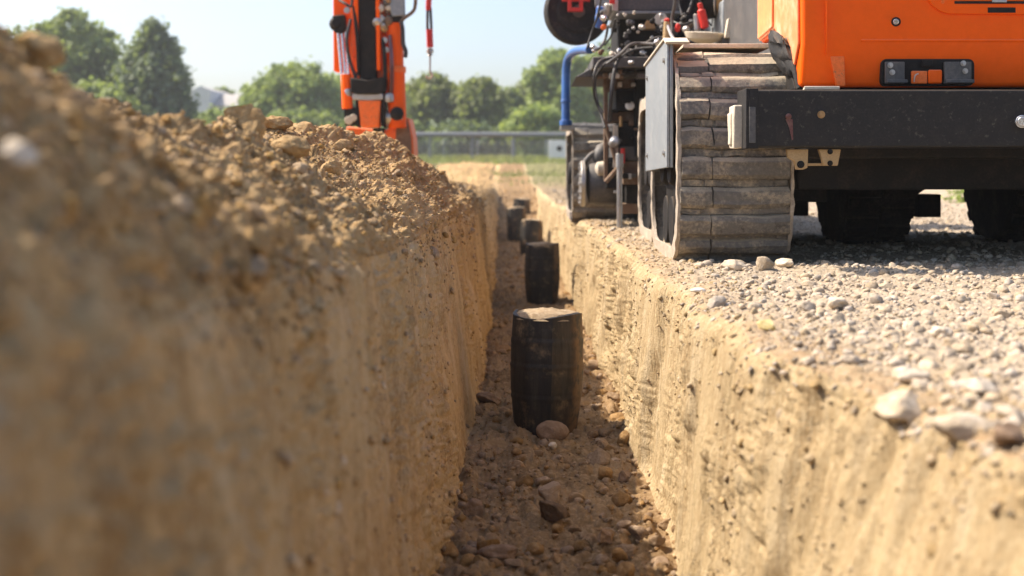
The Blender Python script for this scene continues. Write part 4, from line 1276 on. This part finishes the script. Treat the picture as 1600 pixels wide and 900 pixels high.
def heap_stone(name, label, cat, p, wpx, prop, mat, seed, ang, rz, tilt, lump, lift=.25):
    r_ = wpx / 2 / F_PX * p.y
    r_ *= .85
    stone(name, label, cat, p, (r_ * prop[0], r_ * prop[1], r_ * prop[2]), mat, seed, ang, .9, rz, tilt, lump, lift)


heap_stone('white_rock', 'whitish rock stuck in the near face of the spoil heap', 'rock', gh(30, 246, hp_c), 84, (1, .9, .8), M_STONE_L, 61, .3, .3, (0, .2), .15, .15)
heap_stone('heap_clod', 'large blurred clod on the heap crest at the left border', 'clod', skyline(62), 92, (1, 1, 1), M_HEAP, 62, .4, .3, (0, .2), .25, .1)
heap_stone('peak_clod', 'tall pointed clod crowning the heap, with crumbs on it', 'clod', skyline(385), 80, (1, .9, 1.0), M_HEAP, 64, .7, .5, (.15, .25), .3, .1)
heap_stone('heap_clod', 'wide dark faced clod low on the heap right of the pointed clod', 'clod', gh(462, 238, hp_c), 66, (1, .8, .7), M_HEAP, 66, .45, .2, (.1, .2), .3)
heap_stone('heap_clod', 'dark clod on the heap slope left of the bucket', 'clod', gh(535, 228, hp_c), 46, (1, .8, .8), M_HEAP, 67, .5, .4, (.1, .1), .3)
heap_stone('heap_clod', 'dark sloping clod below the wide clod on the heap', 'clod', gh(520, 265, hp_c), 46, (1, .8, .8), M_HEAP, 68, .5, .9, (.3, .3), .3)
heap_stone('heap_clod', 'rounded clod on the skyline right of the pointed clod', 'clod', skyline(428), 50, (1, .8, .7), M_HEAP, 69, .4, .1, (.1, .1), .35, .1)

# ------------------------------------------------------------------ far field: road, rail, fence, sign
def zt(y): return float(terr_z(np.array(float(y))))
M_ROAD = soil('road_surface', (.30, .29, .28), (.38, .37, .35), (.44, .42, .40), grain=.3)
Vr, Fr = [], []
xs = np.linspace(-60, 60, 80)
for i, x in enumerate(xs):
    for k in range(6):
        y = 50.6 + .7 * k
        Vr.append((x, y, zt(y) + .035 + .01 * (k in (1, 2, 3, 4))))
Fr = [(i * 6 + k, (i + 1) * 6 + k, (i + 1) * 6 + k + 1, i * 6 + k + 1) for i in range(79) for k in range(5)]
tag(MB().add(Vr, Fr).build('road', M_ROAD, None, 0), 'pale grey road crossing behind the site', 'road', kind='structure')

M_RAIL = paint('grey_rail', (.17, .185, .20), .5, .3, dust=.2, dust_col=(.3, .3, .3), bump=.05)
rail = thing('pipe_rail', 'long grey horizontal pipe rail in front of the trees', 'barrier', (-4, 58, zt(58)))
zr = at(0, 210.5, 58).z
MB().cyl((-34, 58, zr), (34, 58, zr), .115, n=20).build('rail', M_RAIL, rail, 0)
for px in (520, 672, 738, 803, 1240, 1480):
    p = at(px, 240, 58)
    MB().cyl((p.x, 58, zt(58) - .3), (p.x, 58, zr + .02), .06, n=12).build('post', M_RAIL, rail, 0)
M_GALV = paint('galvanised_wire', (.30, .32, .32), .5, .3, dust=.1, bump=0)
fen = thing('wire_fence', 'low pale wire mesh fence along the foot of the trees', 'fence', (-1, 62, zt(62)))
fx0, fx1 = at(640, 0, 62).x, at(960, 0, 62).x
for k in range(7):
    MB().cyl((fx0 + (fx1 - fx0) * k / 6, 62, zt(62) - .2), (fx0 + (fx1 - fx0) * k / 6, 62, zt(62) + 1.0), .03, n=10).build('post', M_GALV, fen, 0)
wm = MB()
for k in range(7): wm.cyl((fx0, 62.06, zt(62) + .12 + .13 * k), (fx1, 62.06, zt(62) + .12 + .13 * k), .010, n=5)
for k in range(60): wm.cyl((fx0 + (fx1 - fx0) * k / 59, 62.06, zt(62)), (fx0 + (fx1 - fx0) * k / 59, 62.06, zt(62) + .95), .008, n=5)
wm.build('wire_mesh', M_GALV, fen, 0)
sg = thing('sign_board', 'white sign board with a black round mark beside the rig', 'sign', (at(872, 0, 56).x, 56, zt(56)))
a, b = at(857, 247, 56), at(890, 219, 56)
MB().box((a.x, 56, a.z), (b.x, 56.05, b.z)).build('board', M_WHITEP, sg, .01)
c = at(874, 232, 56)
MB().cyl((c.x, 55.998, c.z), (c.x, 55.985, c.z), .12, n=20).build('round_mark', M_BLACK, sg, 0)
for px in (860, 886):
    p = at(px, 250, 56)
    MB().box((p.x - .04, 56.06, zt(56) - .3), (p.x + .04, 56.12, a.z + .4)).build('post', M_WHITEP, sg, 0)

# house far behind
M_WALLH = paint('pale_render', (.55, .56, .58), .8, dust=.1, bump=.02)
M_ROOFH = paint('grey_roof', (.26, .29, .32), .8, dust=.1, bump=.02)
ho = thing('house', 'pale grey house with a darker roof between the trees', 'house', (-30, 122, 0))
HD = 118
a, b = at(300, 215, HD), at(328, 140, HD)
MB().prism([(a.x, a.z), (b.x, a.z), (b.x, b.z), ((a.x + b.x) / 2, b.z + .35), (a.x, b.z)], 'y', HD, HD + 9).build('gable_wall', M_WALLH, ho, 0)
a, b = at(328.4, 215, HD), at(386, 165, HD)
w_ = MB().box((a.x, HD + 1, a.z), (b.x, HD + 8, b.z)).build('wall', M_WALLH, ho, 0)
c = at(386, 143, HD)
rf = MB().prism([(HD + .4, b.z), (HD + 4.5, c.z), (HD + 8.6, b.z)], 'x', a.x, b.x + .4).build('roof', M_ROOFH, ho, 0)
for px in (338, 352, 368):
    p = at(px, 178, HD)
    wd = MB().box((p.x - .35, HD + .95, p.z - .5), (p.x + .35, HD + .995, p.z + .5)).build('window', M_DGREY, ho, 0)

# ------------------------------------------------------------------ trees
def leaf_mat(name, a, b):
    m, nt, bs, N, L = _new(name)
    g = N.new('ShaderNodeNewGeometry')
    c = _mix(nt, g.outputs['Random Per Island'], a, b)
    L.new(c, bs.inputs['Base Color'])
    bs.inputs['Roughness'].default_value = .6
    bs.inputs['Specular IOR Level'].default_value = .25
    tr = N.new('ShaderNodeBsdfTranslucent')
    L.new(_mix(nt, .6, c, (.30, .38, .06)), tr.inputs[0])
    ms = N.new('ShaderNodeMixShader')
    ms.inputs[0].default_value = .42
    L.new(bs.outputs[0], ms.inputs[1]); L.new(tr.outputs[0], ms.inputs[2])
    L.new(ms.outputs[0], N['Material Output'].inputs[0])
    return m


LM = {'mid': leaf_mat('mid_green_leaves', (.14, .20, .06), (.26, .32, .11)), 'dark': leaf_mat('dark_green_needles', (.085, .13, .075), (.165, .22, .115)),
      'light': leaf_mat('fresh_green_leaves', (.20, .28, .07), (.34, .42, .13)), 'olive': leaf_mat('olive_green_leaves', (.14, .17, .06), (.25, .28, .10))}
M_BARK = soil('bark', (.06, .045, .035), (.10, .08, .06), (.15, .12, .09), (6, 6, 1))


def tree(name, label, cat, pxc, pytop, wpx, d, kind, seed, leaves=6500, base_py=None, shape='round', group='trees behind the site', leaf=.30, low=.12):
    r = np.random.default_rng(seed)
    leaves = int(leaves * 2.0)
    ctr = at(pxc, pytop, d)
    z0 = zt(d) - .1
    H = ctr.z - z0
    W = wpx * d / F_PX
    root = thing(name, label, cat, (ctr.x, d, z0), group)
    base = Vector((ctr.x, d, z0))
    # trunk and limbs
    mb = MB()
    tp = [base + Vector((.15 * math.sin(seed + i) * i / 4, .1 * math.cos(seed * 2 + i) * i / 4, H * .78 * i / 5)) for i in range(6)]
    for i in range(5):
        mb.cyl(tp[i], tp[i + 1], .028 * H * (1 - i / 5.6), .028 * H * (1 - (i + 1) / 5.6), 10)
    blobs = []
    nb = int(60 + W * 4)
    for k in range(nb):
        t = low + (1 - low) * r.uniform(0, 1) ** .85
        if shape == 'round': rad = math.sqrt(max(0.02, 1 - ((t - .52) / .56) ** 2))
        elif shape == 'cone': rad = max(.08, (1 - t) * 1.25) * min(1, .5 + t * 3)
        else: rad = min(1, (1 - t) * 1.9 + .10) * (.8 + .3 * r.uniform())
        a = r.uniform(0, 2 * math.pi)
        q = r.uniform(.25, 1) ** .5
        c = base + Vector((.47 * W * rad * q * math.cos(a), .47 * min(W, 6) * rad * q * math.sin(a), H * t * .95))
        s = r.uniform(.4, 1.0) * (.10 * W + .35) * (.7 if t > .85 else 1)
        blobs.append((c, s))
        if k % 6 == 0:
            j = min(4, int(t * 5 * .8))
            mb.cyl(tp[j], tp[j].lerp(c, .55) + Vector((0, 0, .05 * H)), .009 * H, .005 * H, 6)
            mb.cyl(tp[j].lerp(c, .55) + Vector((0, 0, .05 * H)), c, .005 * H, .002 * H, 5)
    # a leading shoot so that the top reaches its height
    blobs.append((base + Vector((0, 0, H * .95)), .07 * W + .2))
    mb.build('trunk', M_BARK, root, 0)
    ws = np.array([s ** 2 for _, s in blobs]); ws /= ws.sum()
    kk = r.choice(len(blobs), leaves, p=ws)
    C = np.array([b[0][:] for b in blobs])[kk]
    S = np.array([b[1] for b in blobs])[kk]
    k2 = r.choice(len(blobs), leaves)
    fill = r.uniform(size=leaves) < .42
    tt = r.uniform(.1, .9, leaves)[:, None]
    CB = np.array([b[0][:] for b in blobs])
    C = np.where(fill[:, None], C * tt + CB[k2] * (1 - tt) + r.normal(0, .12, (leaves, 3)), C)
    S = np.where(fill, S * .8, S)
    dirn = r.normal(size=(leaves, 3)); dirn /= np.linalg.norm(dirn, axis=1)[:, None]
    rad = np.where(r.uniform(size=leaves) < .15, r.uniform(1, 1.7, leaves), r.uniform(.05, 1.2, leaves) ** .6)
    P = C + dirn * (S * rad)[:, None] * np.array([1.0, 1.0, .72])
    P[:, 2] = np.maximum(P[:, 2], z0 + .1)
    nrm = dirn * .7 + r.normal(size=(leaves, 3)) * .6 + np.array([0, 0, .4]); nrm /= np.linalg.norm(nrm, axis=1)[:, None]
    t1 = np.cross(nrm, r.normal(size=(leaves, 3))); t1 /= np.linalg.norm(t1, axis=1)[:, None]
    t2 = np.cross(nrm, t1)
    sz = .8 * leaf * r.uniform(.5, 1.15, leaves)[:, None]
    e = .42 if shape == 'cone' else .62
    V = np.stack([P - t1 * sz, P - t2 * sz * e + nrm * sz * .1, P + t1 * sz, P + t2 * sz * e - nrm * sz * .1], 1).reshape(-1, 3)
    Fq = np.arange(leaves * 4).reshape(-1, 4)
    cr = mesh_np('crown', V, Fq, LM[kind], False)
    cr.parent = root
    cr.matrix_parent_inverse = Matrix.Translation(-base)
    return root


tree('broadleaf_tree', 'tall mid green tree behind the heap at far left', 'tree', 118, 12, 165, 74, 'mid', 1, 7000)
tree('broadleaf_tree', 'olive green tree at the left border behind the spoil heap', 'tree', 30, 40, 130, 82, 'olive', 2, 5000)
tree('evergreen_tree', 'dark blue green evergreen tree right of the tall left tree', 'tree', 240, 28, 140, 70, 'dark', 3, 7500, shape='column', leaf=.26)
tree('evergreen_tree', 'smaller dark evergreen at the right foot of the left group', 'tree', 272, 92, 70, 69, 'dark', 4, 3200, shape='column', leaf=.24)
tree('shrub', 'low bright green shrub in front of the house', 'shrub', 340, 172, 110, 84, 'light', 5, 2600, low=.0)
tree('broadleaf_tree', 'small rounded tree beyond the house roof', 'tree', 348, 134, 46, 128, 'mid', 15, 1500, leaf=.4)
tree('broadleaf_tree', 'wide fresh green tree left of the excavator arm', 'tree', 462, 100, 160, 80, 'light', 6, 7500)
tree('broadleaf_tree', 'fresh green tree right behind the excavator arm', 'tree', 555, 116, 110, 84, 'light', 7, 4500)
tree('broadleaf_tree', 'olive tree behind the hanging sling', 'tree', 682, 114, 96, 76, 'olive', 8, 5200)
tree('broadleaf_tree', 'dark olive tree right of the sling tree', 'tree', 748, 122, 92, 75, 'olive', 9, 5000)
tree('broadleaf_tree', 'slim mid green tree between the olive tree and the tall fresh one', 'tree', 796, 138, 60, 82, 'mid', 10, 3000)
tree('broadleaf_tree', 'tall fresh green tree beside the blue pipe', 'tree', 872, 76, 104, 80, 'light', 11, 6000)
tree('shrub', 'broad bright green bush behind the sign board', 'shrub', 838, 168, 95, 70, 'light', 12, 3600, low=.0)
tree('broadleaf_tree', 'pale green tree far behind between house and wide fresh tree', 'tree', 405, 150, 70, 105, 'light', 24, 2600)
tree('broadleaf_tree', 'green tree in the gap between the arm and the sling trees', 'tree', 640, 135, 80, 92, 'light', 25, 3600)
tree('broadleaf_tree', 'second row green tree showing above between the two olive trees', 'tree', 718, 132, 70, 95, 'mid', 26, 3200)
tree('broadleaf_tree', 'second row green tree left of the tall fresh tree', 'tree', 828, 128, 80, 98, 'olive', 27, 3200)
tree('broadleaf_tree', 'mid green tree mostly hidden behind the rig', 'tree', 955, 60, 130, 84, 'mid', 13, 4500)
tree('broadleaf_tree', 'green tree seen under the reel behind the rig', 'tree', 1060, 90, 150, 88, 'mid', 14, 4000)
tree('shrub', 'dark undergrowth bush at the foot of the olive trees', 'shrub', 720, 196, 130, 72, 'dark', 16, 3600, low=.0)
tree('shrub', 'dark green bush behind the bucket', 'shrub', 610, 185, 120, 73, 'mid', 17, 3000, low=.0)
tree('shrub', 'dark green bush under the wide fresh tree', 'shrub', 470, 178, 150, 73, 'mid', 18, 3600, low=.0)
tree('shrub', 'green bush under the left tall tree', 'shrub', 140, 130, 150, 66, 'mid', 19, 3600, low=.0)
tree('weed', 'bright green weed seen through the gap under the carrier', 'plant', 1535, 292, 38, 17, 'light', 20, 700, low=.0, leaf=.045, group=None)

# ------------------------------------------------------------------ grass: uncountable blades in tufts
def grass(name, n, xr_, yr_, h, seed, label, m, patch=.1):
    r = np.random.default_rng(seed)
    x = r.uniform(*xr_, n * 3); y = r.uniform(*yr_, n * 3)
    keep = fbm(x * .35, y * .35, x * 0, 3, seed) + .25 * r.normal(size=len(x)) > patch
    x, y = x[keep][:n], y[keep][:n]
    n = len(x)
    z = terr_z(y) - .02
    a = r.uniform(0, 2 * np.pi, n); hh = h * r.uniform(.4, 1.2, n)
    w = .012 + .12 * hh
    lean = r.normal(0, .35, (n, 2)) * hh[:, None]
    V = np.stack([np.stack([x - np.cos(a) * w, y - np.sin(a) * w, z], -1), np.stack([x + np.cos(a) * w, y + np.sin(a) * w, z], -1), np.stack([x + lean[:, 0], y + lean[:, 1], z + hh], -1)], 1).reshape(-1, 3)
    return tag(mesh_np(name, V, np.arange(n * 3).reshape(-1, 3), m, False), label, 'grass', kind='stuff')


M_GRASS = leaf_mat('grass_blades', (.16, .18, .07), (.28, .27, .13))
grass('grass', 16000, (-14, 9), (44, 68), .28, 3, 'meadow grass below the trees', M_GRASS, -.3)
grass('grass', 5000, (-6, 4), (28, 40), .12, 4, 'thin grass patches on the dug soil', M_GRASS, .12)

# ------------------------------------------------------------------ a little summer haze between here and the trees
hz = MB().box((-180, -6, -2.2), (180, 190, 16)).build('haze', bpy.data.materials.new('haze_air'), None, 0, False)
hm = hz.data.materials[0]
hm.use_nodes = True
hm.node_tree.nodes.clear()
vo = hm.node_tree.nodes.new('ShaderNodeVolumePrincipled')
vo.inputs['Color'].default_value = (.93, .96, 1, 1)
vo.inputs['Density'].default_value = .0009
vo.inputs['Anisotropy'].default_value = .2
ou = hm.node_tree.nodes.new('ShaderNodeOutputMaterial')
hm.node_tree.links.new(vo.outputs[0], ou.inputs['Volume'])
tag(hz, 'thin pale summer haze in front of the far trees', 'haze', kind='stuff')
